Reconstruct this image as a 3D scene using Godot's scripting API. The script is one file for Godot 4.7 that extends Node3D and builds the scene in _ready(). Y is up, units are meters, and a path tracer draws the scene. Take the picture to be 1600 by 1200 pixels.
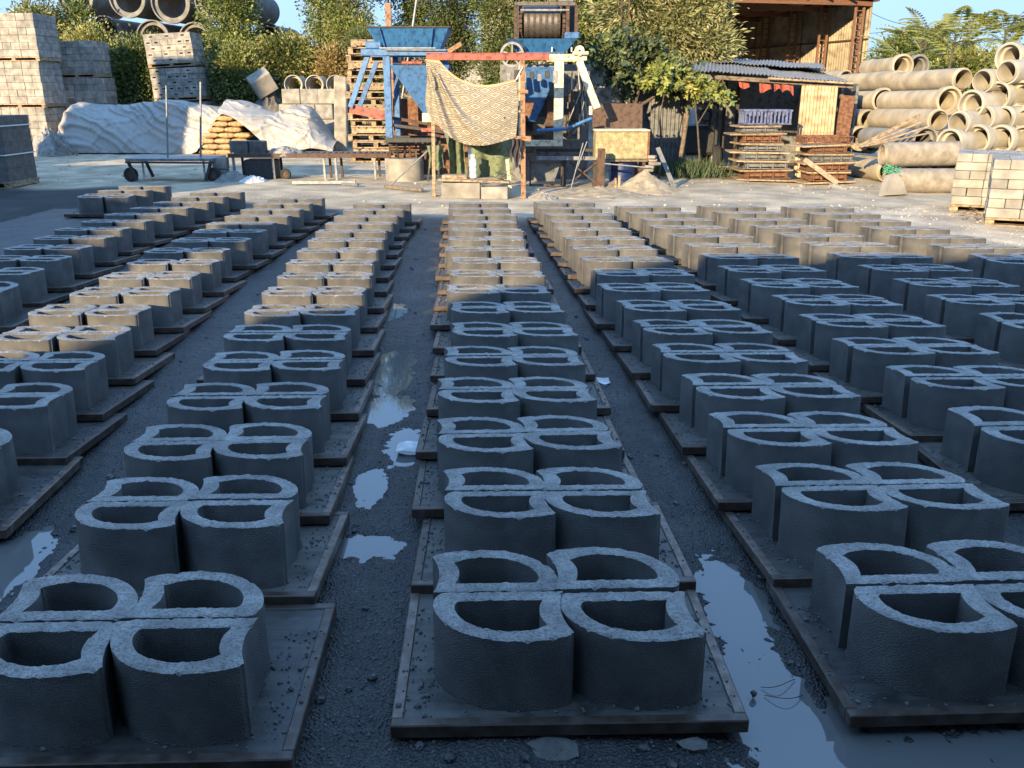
extends Node3D
# A yard where half-moon concrete blocks dry on steel-edged boards, late sun from behind the left shoulder.

var rng := RandomNumberGenerator.new()
var M := {}
var T := {}
var taken := {}
var noise_a := FastNoiseLite.new()
var noise_b := FastNoiseLite.new()

# ---------------------------------------------------------------- geometry collector
class Geo:
	var v := PackedVector3Array()
	var n := PackedVector3Array()
	var uv := PackedVector2Array()
	var col := PackedColorArray()

	func tri(a: Vector3, b: Vector3, c: Vector3) -> void:
		var k := (c - a).cross(b - a).normalized()
		v.append(a); v.append(b); v.append(c)
		n.append(k); n.append(k); n.append(k)

	# points of a flat convex face; turned so that it looks along out
	func face(p: Array, out: Vector3) -> void:
		var k: Vector3 = (p[2] - p[0]).cross(p[1] - p[0])
		if p.size() > 3 and k.length_squared() < 1e-14:
			k = (p[3] - p[0]).cross(p[2] - p[0])
		if k.dot(out) < 0:
			p.reverse()
		for i in range(1, p.size() - 1):
			tri(p[0], p[i], p[i + 1])

	func quad(a: Vector3, b: Vector3, c: Vector3, d: Vector3) -> void:
		tri(a, b, c); tri(a, c, d)

	func stri(a: Vector3, b: Vector3, c: Vector3, na: Vector3, nb: Vector3, nc: Vector3) -> void:
		if (c - a).cross(b - a).dot(na + nb + nc) < 0:
			v.append(a); v.append(c); v.append(b)
			n.append(na); n.append(nc); n.append(nb)
		else:
			v.append(a); v.append(b); v.append(c)
			n.append(na); n.append(nb); n.append(nc)

	func squad(a: Vector3, b: Vector3, c: Vector3, d: Vector3, na: Vector3, nb: Vector3, nc: Vector3, nd: Vector3) -> void:
		stri(a, b, c, na, nb, nc); stri(a, c, d, na, nc, nd)

	func box(at: Vector3, size: Vector3, bev := 0.0, turn := Basis.IDENTITY) -> void:
		var h := size * 0.5
		var b: float = minf(bev, minf(h.x, minf(h.y, h.z)) * 0.6)
		if b <= 0.0:
			for ax in 3:
				for s in [-1.0, 1.0]:
					var o := Vector3.ZERO; o[ax] = s
					var i := (ax + 1) % 3
					var j := (ax + 2) % 3
					var ps := []
					for q in [[-1, -1], [1, -1], [1, 1], [-1, 1]]:
						var p := Vector3.ZERO
						p[ax] = s * h[ax]; p[i] = q[0] * h[i]; p[j] = q[1] * h[j]
						ps.append(at + turn * p)
					face(ps, turn * o)
			return
		var pt := func(s: Vector3, ax: int) -> Vector3:
			var p := Vector3(s.x * (h.x - b), s.y * (h.y - b), s.z * (h.z - b))
			p[ax] = s[ax] * h[ax]
			return at + turn * p
		for ax in 3:
			var i := (ax + 1) % 3
			var j := (ax + 2) % 3
			for s in [-1.0, 1.0]:
				var ps := []
				var o := Vector3.ZERO; o[ax] = s
				for q in [[-1.0, -1.0], [1.0, -1.0], [1.0, 1.0], [-1.0, 1.0]]:
					var c := Vector3.ZERO
					c[ax] = s; c[i] = q[0]; c[j] = q[1]
					ps.append(pt.call(c, ax))
				face(ps, turn * o)
			for si in [-1.0, 1.0]:
				for sj in [-1.0, 1.0]:
					var c0 := Vector3.ZERO; c0[ax] = -1.0; c0[i] = si; c0[j] = sj
					var c1 := c0; c1[ax] = 1.0
					var o2 := Vector3.ZERO; o2[i] = si; o2[j] = sj
					face([pt.call(c0, i), pt.call(c1, i), pt.call(c1, j), pt.call(c0, j)], turn * o2)
		for sx in [-1.0, 1.0]:
			for sy in [-1.0, 1.0]:
				for sz in [-1.0, 1.0]:
					var c := Vector3(sx, sy, sz)
					face([pt.call(c, 0), pt.call(c, 1), pt.call(c, 2)], turn * c)

	# a bar of rectangular section from a to b
	func bar(a: Vector3, b: Vector3, w: float, d: float, bev := 0.0) -> void:
		var y := (b - a).normalized()
		var x := Vector3.RIGHT if absf(y.x) < 0.9 else Vector3.BACK
		var z := x.cross(y).normalized()
		x = y.cross(z).normalized()
		box((a + b) * 0.5, Vector3(w, (b - a).length(), d), bev, Basis(x, y, z))

	# a round rod along points with a radius at each
	func tube(p: Array, r: Array, seg := 8, caps := true) -> void:
		var up := Vector3.UP
		var rings := []
		var dirs := []
		for i in p.size():
			var d: Vector3 = (p[mini(i + 1, p.size() - 1)] - p[maxi(i - 1, 0)]).normalized()
			if absf(d.dot(up)) > 0.95:
				up = Vector3.RIGHT if absf(d.x) < 0.8 else Vector3.BACK
			var x := up.cross(d).normalized()
			var y := d.cross(x).normalized()
			up = y
			var ring := []
			for k in seg:
				var t := TAU * k / seg
				ring.append(x * cos(t) + y * sin(t))
			rings.append(ring); dirs.append(d)
		for i in p.size() - 1:
			for k in seg:
				var m := (k + 1) % seg
				var a: Vector3 = rings[i][k]
				var b: Vector3 = rings[i][m]
				var c: Vector3 = rings[i + 1][m]
				var d: Vector3 = rings[i + 1][k]
				squad(p[i] + a * r[i], p[i] + b * r[i], p[i + 1] + c * r[i + 1], p[i + 1] + d * r[i + 1], a, b, c, d)
		if caps:
			for e in [0, p.size() - 1]:
				for k in range(1, seg - 1):
					face([p[e] + rings[e][0] * r[e], p[e] + rings[e][k] * r[e], p[e] + rings[e][k + 1] * r[e]], dirs[e] * (-1.0 if e == 0 else 1.0))

	# profile of (radius, height) turned about the y axis of xf; out tells on which side of each stretch the air is
	func lathe(prof: Array, seg: int, xf: Transform3D) -> void:
		for i in prof.size() - 1:
			var a: Vector2 = prof[i]
			var b: Vector2 = prof[i + 1]
			var t := (b - a).normalized()
			var nn := Vector2(t.y, -t.x)
			for k in seg:
				var u := TAU * k / seg
				var w := TAU * (k + 1) / seg
				var du := Vector3(cos(u), 0, sin(u))
				var dw := Vector3(cos(w), 0, sin(w))
				var nu := xf.basis * (du * nn.x + Vector3.UP * nn.y)
				var nw := xf.basis * (dw * nn.x + Vector3.UP * nn.y)
				squad(xf * (du * a.x + Vector3.UP * a.y), xf * (dw * a.x + Vector3.UP * a.y), xf * (dw * b.x + Vector3.UP * b.y), xf * (du * b.x + Vector3.UP * b.y), nu, nw, nw, nu)

	# a sheet given by f(u, v), with a thickness and closed rims
	func sheet(f: Callable, nu: int, nv: int, thick: float) -> void:
		var P := []
		for j in nv + 1:
			var row := []
			for i in nu + 1:
				row.append(f.call(float(i) / nu, float(j) / nv))
			P.append(row)
		var N := []
		for j in nv + 1:
			var row := []
			for i in nu + 1:
				var du: Vector3 = P[j][mini(i + 1, nu)] - P[j][maxi(i - 1, 0)]
				var dv: Vector3 = P[mini(j + 1, nv)][i] - P[maxi(j - 1, 0)][i]
				row.append(du.cross(dv).normalized())
			N.append(row)
		for s in [-0.5, 0.5]:
			for j in nv:
				for i in nu:
					var q := []
					var m := []
					for o in [[0, 0], [1, 0], [1, 1], [0, 1]]:
						var nn: Vector3 = N[j + o[1]][i + o[0]] * signf(s)
						q.append(P[j + o[1]][i + o[0]] + nn * thick * 0.5)
						m.append(nn)
					var before := v.size()
					squad(q[0], q[1], q[2], q[3], m[0], m[1], m[2], m[3])
					if v.size() > before:
						for k in range(before, v.size()):
							for z in 4:
								if v[k] == q[z]:
									uv.append(Vector2((i + (1 if z in [1, 2] else 0)) / float(nu), (j + (1 if z in [2, 3] else 0)) / float(nv)))
									break
		for i in nu:
			for j in [0, nv]:
				var a: Vector3 = P[j][i]
				var b: Vector3 = P[j][i + 1]
				quad(a - N[j][i] * thick * 0.5, a + N[j][i] * thick * 0.5, b + N[j][i + 1] * thick * 0.5, b - N[j][i + 1] * thick * 0.5)
		for j in nv:
			for i in [0, nu]:
				var a: Vector3 = P[j][i]
				var b: Vector3 = P[j + 1][i]
				quad(a - N[j][i] * thick * 0.5, a + N[j][i] * thick * 0.5, b + N[j + 1][i] * thick * 0.5, b - N[j + 1][i] * thick * 0.5)
		while uv.size() < v.size():
			uv.append(Vector2(0.003, 0.003))

	# a flat outline in x,y given depth along z
	func prism(poly: PackedVector2Array, depth: float, xf: Transform3D) -> void:
		var idx := Geometry2D.triangulate_polygon(poly)
		for s in [-0.5, 0.5]:
			for i in range(0, idx.size(), 3):
				face([xf * Vector3(poly[idx[i]].x, poly[idx[i]].y, s * depth), xf * Vector3(poly[idx[i + 1]].x, poly[idx[i + 1]].y, s * depth), xf * Vector3(poly[idx[i + 2]].x, poly[idx[i + 2]].y, s * depth)], xf.basis * Vector3(0, 0, s))
		var ccw := not Geometry2D.is_polygon_clockwise(poly)
		for i in poly.size():
			var a := poly[i]
			var b := poly[(i + 1) % poly.size()]
			var o := Vector3(b.y - a.y, a.x - b.x, 0) * (1.0 if ccw else -1.0)
			face([xf * Vector3(a.x, a.y, -depth / 2), xf * Vector3(b.x, b.y, -depth / 2), xf * Vector3(b.x, b.y, depth / 2), xf * Vector3(a.x, a.y, depth / 2)], xf.basis * o)

	func mesh() -> ArrayMesh:
		var arr := []
		arr.resize(Mesh.ARRAY_MAX)
		arr[Mesh.ARRAY_VERTEX] = v
		arr[Mesh.ARRAY_NORMAL] = n
		if uv.size() == v.size() and v.size() > 0:
			arr[Mesh.ARRAY_TEX_UV] = uv
		if col.size() == v.size() and v.size() > 0:
			arr[Mesh.ARRAY_COLOR] = col
		var m := ArrayMesh.new()
		m.add_surface_from_arrays(Mesh.PRIMITIVE_TRIANGLES, arr)
		return m

# ---------------------------------------------------------------- naming and tagging
func numbered(called: String) -> String:
	if not taken.has(called):
		taken[called] = 0
		return called
	taken[called] += 1
	return "%s_%03d" % [called, taken[called]]

func meta(o: Node, label: String, category := "", group := "", kind := "") -> void:
	if label: o.set_meta("label", label)
	if category: o.set_meta("category", category)
	if group: o.set_meta("group", group)
	if kind: o.set_meta("kind", kind)

func thing(called: String, label: String, category: String, at := Vector3.ZERO, turn := 0.0, group := "") -> Node3D:
	var o := Node3D.new()
	o.name = numbered(called)
	add_child(o)
	o.position = at
	o.rotation.y = turn
	meta(o, label, category, group)
	return o

func part(parent: Node, called: String, shape: Variant, mat: Material, at := Vector3.ZERO, label := "") -> MeshInstance3D:
	var o := MeshInstance3D.new()
	o.name = called
	o.mesh = shape.mesh() if shape is Geo else shape
	o.material_override = mat
	o.position = at
	o.cast_shadow = GeometryInstance3D.SHADOW_CASTING_SETTING_ON
	parent.add_child(o, true)
	if label: o.set_meta("label", label)
	return o

func single(called: String, shape: Variant, mat: Material, label: String, category: String, at := Vector3.ZERO, group := "") -> MeshInstance3D:
	var o := part(self, numbered(called), shape, mat, at)
	meta(o, label, category, group)
	return o

func struct(called: String, shape: Variant, mat: Material) -> MeshInstance3D:
	var o := part(self, numbered(called), shape, mat)
	o.set_meta("kind", "structure")
	return o

func R(a: float, b: float) -> float:
	return rng.randf_range(a, b)

func G() -> Geo:
	return Geo.new()

func one_box(at: Vector3, size: Vector3, bev := 0.0, turn := Basis.IDENTITY) -> Geo:
	var g := Geo.new()
	g.box(at, size, bev, turn)
	return g

func one_bar(a: Vector3, b: Vector3, w: float, d: float, bev := 0.003) -> Geo:
	var g := Geo.new()
	g.bar(a, b, w, d, bev)
	return g

func one_rod(a: Vector3, b: Vector3, r: float, seg := 8) -> Geo:
	var g := Geo.new()
	g.tube([a, b], [r, r], seg)
	return g

func multi(called: String, shape: Mesh, mat: Material, xf: Array, cols: Array, parent: Node = self) -> MultiMeshInstance3D:
	var mm := MultiMesh.new()
	mm.transform_format = MultiMesh.TRANSFORM_3D
	mm.use_colors = cols.size() > 0
	mm.mesh = shape
	mm.instance_count = xf.size()
	for i in xf.size():
		mm.set_instance_transform(i, xf[i])
		if cols.size(): mm.set_instance_color(i, cols[i])
	var o := MultiMeshInstance3D.new()
	o.name = called if parent != self else numbered(called)
	o.multimesh = mm
	o.material_override = mat
	parent.add_child(o, true)
	return o

# ---------------------------------------------------------------- materials
func noise_tex(freq: float, lo: Color, hi: Color, size := 512, oct := 4, kind := FastNoiseLite.TYPE_SIMPLEX_SMOOTH, sd := 1, stops := []) -> NoiseTexture2D:
	var f := FastNoiseLite.new()
	f.noise_type = kind
	f.frequency = freq
	f.fractal_octaves = oct
	f.seed = sd
	var t := NoiseTexture2D.new()
	t.width = size; t.height = size
	t.seamless = true
	t.noise = f
	var g := Gradient.new()
	g.set_color(0, lo); g.set_color(1, hi)
	for s in stops:
		g.add_point(s[0], s[1])
	t.color_ramp = g
	return t

func grey(x: float) -> Color:
	return Color(x, x, x)

func lin(r: float, g: float, b: float) -> Color:
	return Color(r, g, b).linear_to_srgb()

# base colour in real-world linear values, two layers of tone variation in world space, and relief
func mat(called: String, c: Color, rough := 0.9, tone: Texture2D = null, tone_scale := 1.0, layer: Texture2D = null, layer_scale := 0.3, bump: Texture2D = null, bump_cm := 0.3, world := true, metal := 0.0) -> StandardMaterial3D:
	var m := StandardMaterial3D.new()
	m.resource_name = called
	# the tone textures average below white: lift the base so that the mean is the colour asked for
	var k := (1.2 if tone else 1.0) * (1.17 if layer else 1.0)
	var l := c.srgb_to_linear() * k
	m.albedo_color = c if c == Color.WHITE else Color(minf(l.r, 0.95), minf(l.g, 0.95), minf(l.b, 0.95)).linear_to_srgb()
	m.roughness = rough
	m.metallic = metal
	m.uv1_triplanar = true
	m.uv1_world_triplanar = world
	m.uv1_scale = Vector3.ONE * tone_scale
	m.uv2_triplanar = true
	m.uv2_world_triplanar = true
	m.uv2_scale = Vector3.ONE * layer_scale
	if tone: m.albedo_texture = tone
	if layer:
		m.detail_enabled = true
		m.detail_blend_mode = BaseMaterial3D.BLEND_MODE_MUL
		m.detail_uv_layer = BaseMaterial3D.DETAIL_UV_2
		m.detail_albedo = layer
	if bump:
		m.heightmap_enabled = true
		m.heightmap_texture = bump
		m.heightmap_scale = bump_cm
	M[called] = m
	return m

func make_materials() -> void:
	var W := Color.WHITE
	T.grain = noise_tex(0.25, grey(0.62), W, 512, 3, FastNoiseLite.TYPE_SIMPLEX, 3)
	T.speck = noise_tex(0.16, grey(0.5), W, 512, 2, FastNoiseLite.TYPE_VALUE, 5, [[0.42, grey(0.86)], [0.6, grey(0.96)]])
	T.patch = noise_tex(0.012, grey(0.66), W, 512, 5, FastNoiseLite.TYPE_SIMPLEX_SMOOTH, 8)
	T.stain = noise_tex(0.02, grey(0.45), W, 512, 5, FastNoiseLite.TYPE_SIMPLEX_SMOOTH, 12, [[0.4, grey(0.9)]])
	T.h_fine = noise_tex(0.2, grey(0.0), W, 512, 3, FastNoiseLite.TYPE_SIMPLEX, 21)
	T.h_coarse = noise_tex(0.05, grey(0.0), W, 512, 5, FastNoiseLite.TYPE_SIMPLEX_SMOOTH, 22)
	T.h_cell = noise_tex(0.09, grey(0.0), W, 512, 2, FastNoiseLite.TYPE_CELLULAR, 23)
	T.rust = noise_tex(0.02, Color(0.62, 0.48, 0.40), Color(1.0, 0.97, 0.94), 512, 6, FastNoiseLite.TYPE_SIMPLEX_SMOOTH, 31, [[0.45, Color(0.80, 0.70, 0.63)]])
	T.flake = noise_tex(0.05, Color(0.45, 0.34, 0.27), W, 512, 6, FastNoiseLite.TYPE_SIMPLEX_SMOOTH, 33, [[0.10, Color(0.55, 0.46, 0.40)], [0.22, Color(0.90, 0.89, 0.88)]])
	T.grain_wood = wood_tex()
	# fresh damp concrete, three casts
	for i in 3:
		var k: float = [0.92, 1.0, 1.1][i]
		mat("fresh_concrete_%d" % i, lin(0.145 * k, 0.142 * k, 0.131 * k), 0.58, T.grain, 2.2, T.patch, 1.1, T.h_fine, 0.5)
		mat("torn_lit_concrete_%d" % i, lin(0.30 * k, 0.293 * k, 0.272 * k), 0.5, T.speck, 2.6, T.patch, 1.3, T.h_fine, 0.6)  # torn rim top, painted lighter than the walls for the light it catches
	mat("crumb", lin(0.13, 0.13, 0.125), 0.85, T.grain, 6.0)
	mat("board_face", lin(0.06, 0.057, 0.054), 0.5, T.grain_wood, 0.9, T.stain, 0.8, T.h_fine, 0.05)
	mat("board_face_dusty", lin(0.095, 0.09, 0.08), 0.6, T.grain_wood, 0.9, T.stain, 0.7, T.h_fine, 0.06)
	mat("steel_rail", lin(0.12, 0.11, 0.10), 0.45, T.rust, 1.3, T.grain, 4.0, T.h_fine, 0.06, true, 0.25)
	mat("steel_rail_worn", lin(0.22, 0.205, 0.19), 0.42, T.rust, 1.6, T.grain, 4.0, T.h_fine, 0.06, true, 0.25)
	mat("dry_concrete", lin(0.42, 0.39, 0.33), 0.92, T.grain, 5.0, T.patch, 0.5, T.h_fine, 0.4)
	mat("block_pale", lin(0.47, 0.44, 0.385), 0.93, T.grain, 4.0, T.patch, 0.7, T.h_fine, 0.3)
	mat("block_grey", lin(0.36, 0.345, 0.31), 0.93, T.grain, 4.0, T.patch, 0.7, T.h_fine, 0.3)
	mat("pipe_sand", lin(0.50, 0.43, 0.31), 0.9, T.grain, 3.0, T.patch, 0.45, T.h_coarse, 0.3)
	mat("pipe_pale", lin(0.52, 0.48, 0.39), 0.9, T.grain, 3.0, T.patch, 0.5, T.h_coarse, 0.3)
	mat("pipe_weathered", lin(0.36, 0.315, 0.25), 0.95, T.patch, 0.9, T.grain, 1.5, T.h_coarse, 0.5)
	mat("pipe_grey", lin(0.27, 0.265, 0.25), 0.9, T.grain, 3.0, T.patch, 0.5, T.h_coarse, 0.3)
	for i in 3:
		var k: float = [0.85, 1.0, 1.14][i]
		mat("wood_%d" % i, lin(0.37 * k, 0.285 * k, 0.19 * k), 0.85, T.grain_wood, 1.5, T.stain, 1.2, T.h_fine, 0.1)
	mat("wood_old", lin(0.20, 0.165, 0.13), 0.9, T.grain_wood, 1.3, T.stain, 1.0, T.h_fine, 0.15)
	mat("wood_red", lin(0.33, 0.19, 0.11), 0.8, T.grain_wood, 1.3, T.stain, 1.0, T.h_fine, 0.1)
	mat("wood_dark", lin(0.07, 0.055, 0.045), 0.9, T.grain_wood, 1.3, T.stain, 1.0, T.h_fine, 0.1)
	mat("blue_paint", lin(0.028, 0.125, 0.31), 0.5, T.flake, 0.9, T.stain, 0.8, T.h_fine, 0.04)
	mat("blue_rusty", lin(0.03, 0.11, 0.27), 0.6, T.flake, 0.7, T.stain, 0.9, T.h_fine, 0.08)
	mat("cream_paint", lin(0.52, 0.48, 0.34), 0.6, T.flake, 0.8, T.stain, 0.9, T.h_fine, 0.04)
	mat("yellow_crust", lin(0.46, 0.38, 0.21), 0.85, T.grain, 1.2, T.patch, 1.5, T.h_coarse, 0.8)
	mat("red_paint", lin(0.27, 0.065, 0.045), 0.6, T.flake, 1.0, T.stain, 0.8)
	mat("rust", lin(0.23, 0.14, 0.09), 0.85, T.rust, 1.2, T.grain, 3.0, T.h_fine, 0.1)
	mat("rust_dark", lin(0.10, 0.06, 0.04), 0.85, T.stain, 1.0, T.grain, 3.0, T.h_fine, 0.1)
	mat("dark_metal", lin(0.035, 0.034, 0.034), 0.6, T.stain, 1.3, T.grain, 3.0, T.h_fine, 0.1)
	mat("drum_metal", lin(0.11, 0.095, 0.08), 0.5, T.stain, 1.5, T.grain, 3.0, T.h_fine, 0.1, true, 0.3)
	mat("galvanised", lin(0.33, 0.34, 0.35), 0.45, T.patch, 1.5, T.grain, 3.0, null, 0.0, true, 0.4)
	mat("sheet_grey", lin(0.17, 0.175, 0.175), 0.6, T.stain, 0.7, T.grain, 2.0, T.h_fine, 0.05)
	mat("sheet_pale", lin(0.58, 0.52, 0.36), 0.6, T.patch, 0.8, T.rust, 0.5, T.h_fine, 0.05)
	mat("sheet_roof", lin(0.24, 0.245, 0.24), 0.75, T.stain, 0.6, T.grain, 2.0, T.h_fine, 0.1)
	mat("hall_sheet", lin(0.40, 0.34, 0.24), 0.75, T.stain, 0.15, T.patch, 0.06, T.h_fine, 0.05)
	mat("roof_underside", lin(0.26, 0.24, 0.21), 0.8, T.stain, 0.2, T.patch, 0.1)
	mat("white_panel", lin(0.55, 0.55, 0.53), 0.7, T.stain, 0.5, T.patch, 0.4, T.h_coarse, 0.1)
	mat("plaster", lin(0.30, 0.28, 0.25), 0.95, T.patch, 0.3, T.stain, 0.2)
	mat("tarp", lin(0.36, 0.35, 0.325), 0.42, T.grain, 2.0, null, 0.8, T.h_fine, 0.03)
	mat("tarp_dirty", lin(0.30, 0.29, 0.27), 0.7, T.stain, 0.8, T.grain, 3.0, T.h_fine, 0.1)
	mat("green_cloth", lin(0.17, 0.21, 0.12), 0.9, T.stain, 1.2, T.grain, 6.0, T.h_fine, 0.1)
	mat("paper_bag", lin(0.46, 0.30, 0.15), 0.8, T.patch, 2.0, T.stain, 1.5, T.h_coarse, 0.2)
	mat("red_rag", lin(0.46, 0.10, 0.06), 0.9, T.patch, 2.0, T.grain, 6.0)
	mat("dark_rag", lin(0.04, 0.035, 0.045), 0.9, T.patch, 2.0)
	mat("blue_plastic", lin(0.13, 0.155, 0.27), 0.5, T.patch, 2.0, T.stain, 2.0)
	mat("barrel_blue", lin(0.012, 0.03, 0.11), 0.4, T.patch, 2.0)
	mat("rubber", lin(0.02, 0.02, 0.02), 0.8, T.grain, 4.0)
	mat("strap_white", lin(0.6, 0.6, 0.58), 0.5)
	mat("film_white", lin(0.6, 0.6, 0.58), 0.4, T.patch, 3.0)
	mat("sand", lin(0.46, 0.38, 0.26), 0.97, T.grain, 5.0, T.patch, 0.8, T.h_coarse, 0.6)
	mat("stone", lin(0.20, 0.19, 0.165), 0.92, T.grain, 3.0, T.patch, 2.0, T.h_coarse, 0.4)
	mat("net_green", lin(0.05, 0.42, 0.20), 0.7)
	mat("white_metal", lin(0.6, 0.59, 0.56), 0.5, T.patch, 2.0)
	var b := mat("bark", lin(0.10, 0.08, 0.06), 0.95, T.stain, 1.5, T.grain, 3.0, T.h_coarse, 0.8)
	b.uv1_world_triplanar = false
	# ground sheets: vertex colours hold the dirt's own tone
	for q in ["ground_dust", "ground_wet"]:
		var g := mat(q, Color.WHITE, 0.95 if q == "ground_dust" else 0.5, T.speck if q == "ground_wet" else T.grain, 2.4 if q == "ground_wet" else 0.9, T.patch, 0.23, T.h_cell if q == "ground_wet" else T.h_coarse, 0.9 if q == "ground_wet" else 1.2)
		g.vertex_color_use_as_albedo = true
	var w := mat("puddle", lin(0.105, 0.105, 0.10), 0.03)
	w.metallic_specular = 0.6
	for q in [["leaf", 0.55], ["leaf_dull", 0.7]]:
		var l := StandardMaterial3D.new()
		l.resource_name = q[0]
		l.albedo_color = Color.WHITE
		l.vertex_color_use_as_albedo = true
		l.roughness = q[1]
		l.backlight_enabled = true
		l.backlight = Color(0.55, 0.6, 0.25)
		l.cull_mode = BaseMaterial3D.CULL_DISABLED
		M[q[0]] = l
	var peb := StandardMaterial3D.new()
	peb.vertex_color_use_as_albedo = true
	peb.roughness = 0.55
	M["pebble"] = peb

# long fibres along x with a few darker lines
func wood_tex() -> ImageTexture:
	var im := Image.create(256, 256, false, Image.FORMAT_RGB8)
	var f := FastNoiseLite.new()
	f.seed = 44
	f.frequency = 1.0
	for y in 256:
		for x in 256:
			var s := sin(TAU * x / 256.0) * 0.35
			var c := cos(TAU * x / 256.0) * 0.35
			var t: float = 0.80 + 0.22 * f.get_noise_3d(s, c, y * 0.11) + 0.13 * f.get_noise_3d(s * 3.0, c * 3.0, y * 0.43 + 90.0)
			if y > 240:
				t = lerpf(t, 0.80 + 0.22 * f.get_noise_3d(s, c, (y - 256) * 0.11), (y - 240) / 16.0)
			im.set_pixel(x, y, Color(clampf(t, 0, 1), clampf(t * 0.985, 0, 1), clampf(t * 0.96, 0, 1)))
	return ImageTexture.create_from_image(im)

# ---------------------------------------------------------------- camera, sky, sun
const SUN_AZ := 27.0   # degrees the sun stands left of straight behind the camera
const SUN_EL := 15.5

func light_and_camera() -> void:
	var cam := Camera3D.new()
	cam.name = "camera"
	cam.fov = 45.75
	cam.near = 0.05
	cam.far = 600.0
	add_child(cam)
	cam.position = Vector3(0, 1.5, 0)
	cam.rotation_degrees = Vector3(-17.93, 0, 0)
	cam.current = true
	var env := Environment.new()
	env.background_mode = Environment.BG_SKY
	var sky := Sky.new()
	var sm := ProceduralSkyMaterial.new()
	sm.sky_top_color = lin(0.21, 0.40, 0.74)
	sm.sky_horizon_color = lin(0.22, 0.32, 0.42)
	sm.sky_curve = 0.15
	sm.sky_energy_multiplier = 1.0
	sm.ground_bottom_color = Color(0.20, 0.18, 0.15)
	sm.ground_horizon_color = Color(0.45, 0.45, 0.45)
	sm.sun_angle_max = 12.0
	sm.sun_curve = 0.05
	sky.sky_material = sm
	env.sky = sky
	env.tonemap_mode = Environment.TONE_MAPPER_LINEAR
	env.tonemap_exposure = 2.75
	env.sdfgi_enabled = true
	env.ssao_enabled = true
	env.ssil_enabled = true
	var we := WorldEnvironment.new()
	we.name = "environment"
	we.environment = env
	add_child(we)
	var sun := DirectionalLight3D.new()
	sun.name = "sun"
	sun.light_color = Color(1.0, 0.885, 0.70)
	sun.light_energy = 1.6
	sun.light_angular_distance = 0.5
	sun.shadow_enabled = true
	add_child(sun)
	var a := deg_to_rad(SUN_AZ)
	var e := deg_to_rad(SUN_EL)
	var toward := Vector3(-sin(a) * cos(e), sin(e), cos(a) * cos(e))
	sun.look_at_from_position(toward * 50.0, Vector3.ZERO, Vector3.UP)

# ---------------------------------------------------------------- ground
# water stands in these hollows: centre x, z, half widths
const PUDDLES := [[0.68, -2.45, 0.11, 0.30], [0.84, -1.62, 0.34, 0.36], [1.35, -1.60, 0.6, 0.32], [2.0, -1.75, 0.5, 0.3], [0.66, -1.9, 0.14, 0.25], [-0.50, -2.80, 0.13, 0.10], [-0.67, -4.85, 0.13, 0.50], [-0.60, -4.25, 0.12, 0.22], [-0.47, -3.75, 0.10, 0.25], [-0.56, -3.3, 0.06, 0.2], [-1.68, -2.65, 0.12, 0.3], [0.60, -2.02, 0.10, 0.14], [-0.84, -6.3, 0.10, 0.25], [0.25, -7.2, 0.06, 0.2]]

func hollow(x: float, z: float) -> float:
	var s := 0.0
	for p in PUDDLES:
		var dx: float = (x - p[0]) / p[2]
		var dz: float = (z - p[1]) / p[3]
		var q := dx * dx + dz * dz
		if q < 9.0:
			s = maxf(s, exp(-q * 0.9))
	return s

func bank(x: float, z: float) -> float:
	return 2.4 * smoothstep(-24.6, -28.2, z) * (0.25 + 0.75 * smoothstep(1.0, -4.5, x))

func ground_y(x: float, z: float) -> float:
	var far := smoothstep(-11.0, -14.0, z)
	var y := 0.014 + 0.007 * noise_a.get_noise_2d(x * 9.0, z * 9.0) + 0.004 * noise_a.get_noise_2d(x * 45.0, z * 45.0)
	y += far * (0.03 * noise_b.get_noise_2d(x * 2.5, z * 2.5) + 0.012 * noise_a.get_noise_2d(x * 16.0, z * 16.0))
	if z > -9.0:
		var h := hollow(x, z)
		if h > 0.02:
			y -= 0.032 * h + h * (0.014 * noise_a.get_noise_2d(x * 26.0 + 40.0, z * 26.0) + 0.010 * noise_a.get_noise_2d(x * 70.0, z * 70.0 + 9.0))
	return y + bank(x, z)

func ground_tone(x: float, z: float) -> Color:
	var wob := noise_b.get_noise_2d(x * 1.7, z * 1.7)
	var fine := noise_a.get_noise_2d(x * 14.0, z * 14.0)
	# how much pale dust lies on the dark cinders: none between the rows, all of it past their far ends and to their right
	var edge := -10.8 - 1.2 * smoothstep(-1.5, -3.0, x) - 2.4 * smoothstep(-4.6, -5.8, x) + 0.6 * wob
	var past := smoothstep(edge, edge - 0.9, z)
	var beside := smoothstep(0.0, 0.7, x - (5.35 + 0.16 * z) + 0.25 * wob) * smoothstep(-5.0, -7.0, z)
	var k := clampf(maxf(past, beside), 0.0, 1.0)
	var dark := Color(0.046, 0.046, 0.044) * (1.0 + 0.45 * fine + 0.5 * wob + 0.5 * smoothstep(0.25, 0.45, noise_b.get_noise_2d(x * 6.0 + 50.0, z * 6.0)))
	var dust := Color(0.83, 0.69, 0.47) * (1.0 + 0.14 * fine + 0.16 * wob)
	var c := dark.lerp(dust, k)
	if z < -23.5:
		c = c.lerp(Color(0.56, 0.46, 0.31), smoothstep(-0.1, 0.1, -24.8 - z + 0.8 * wob + 0.3 * fine))   # bare earth of the bank
	if z > -9.0:
		c = c * (1.0 - 0.35 * smoothstep(0.05, 0.35, hollow(x, z)))   # soaked earth round the water
	return c

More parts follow.
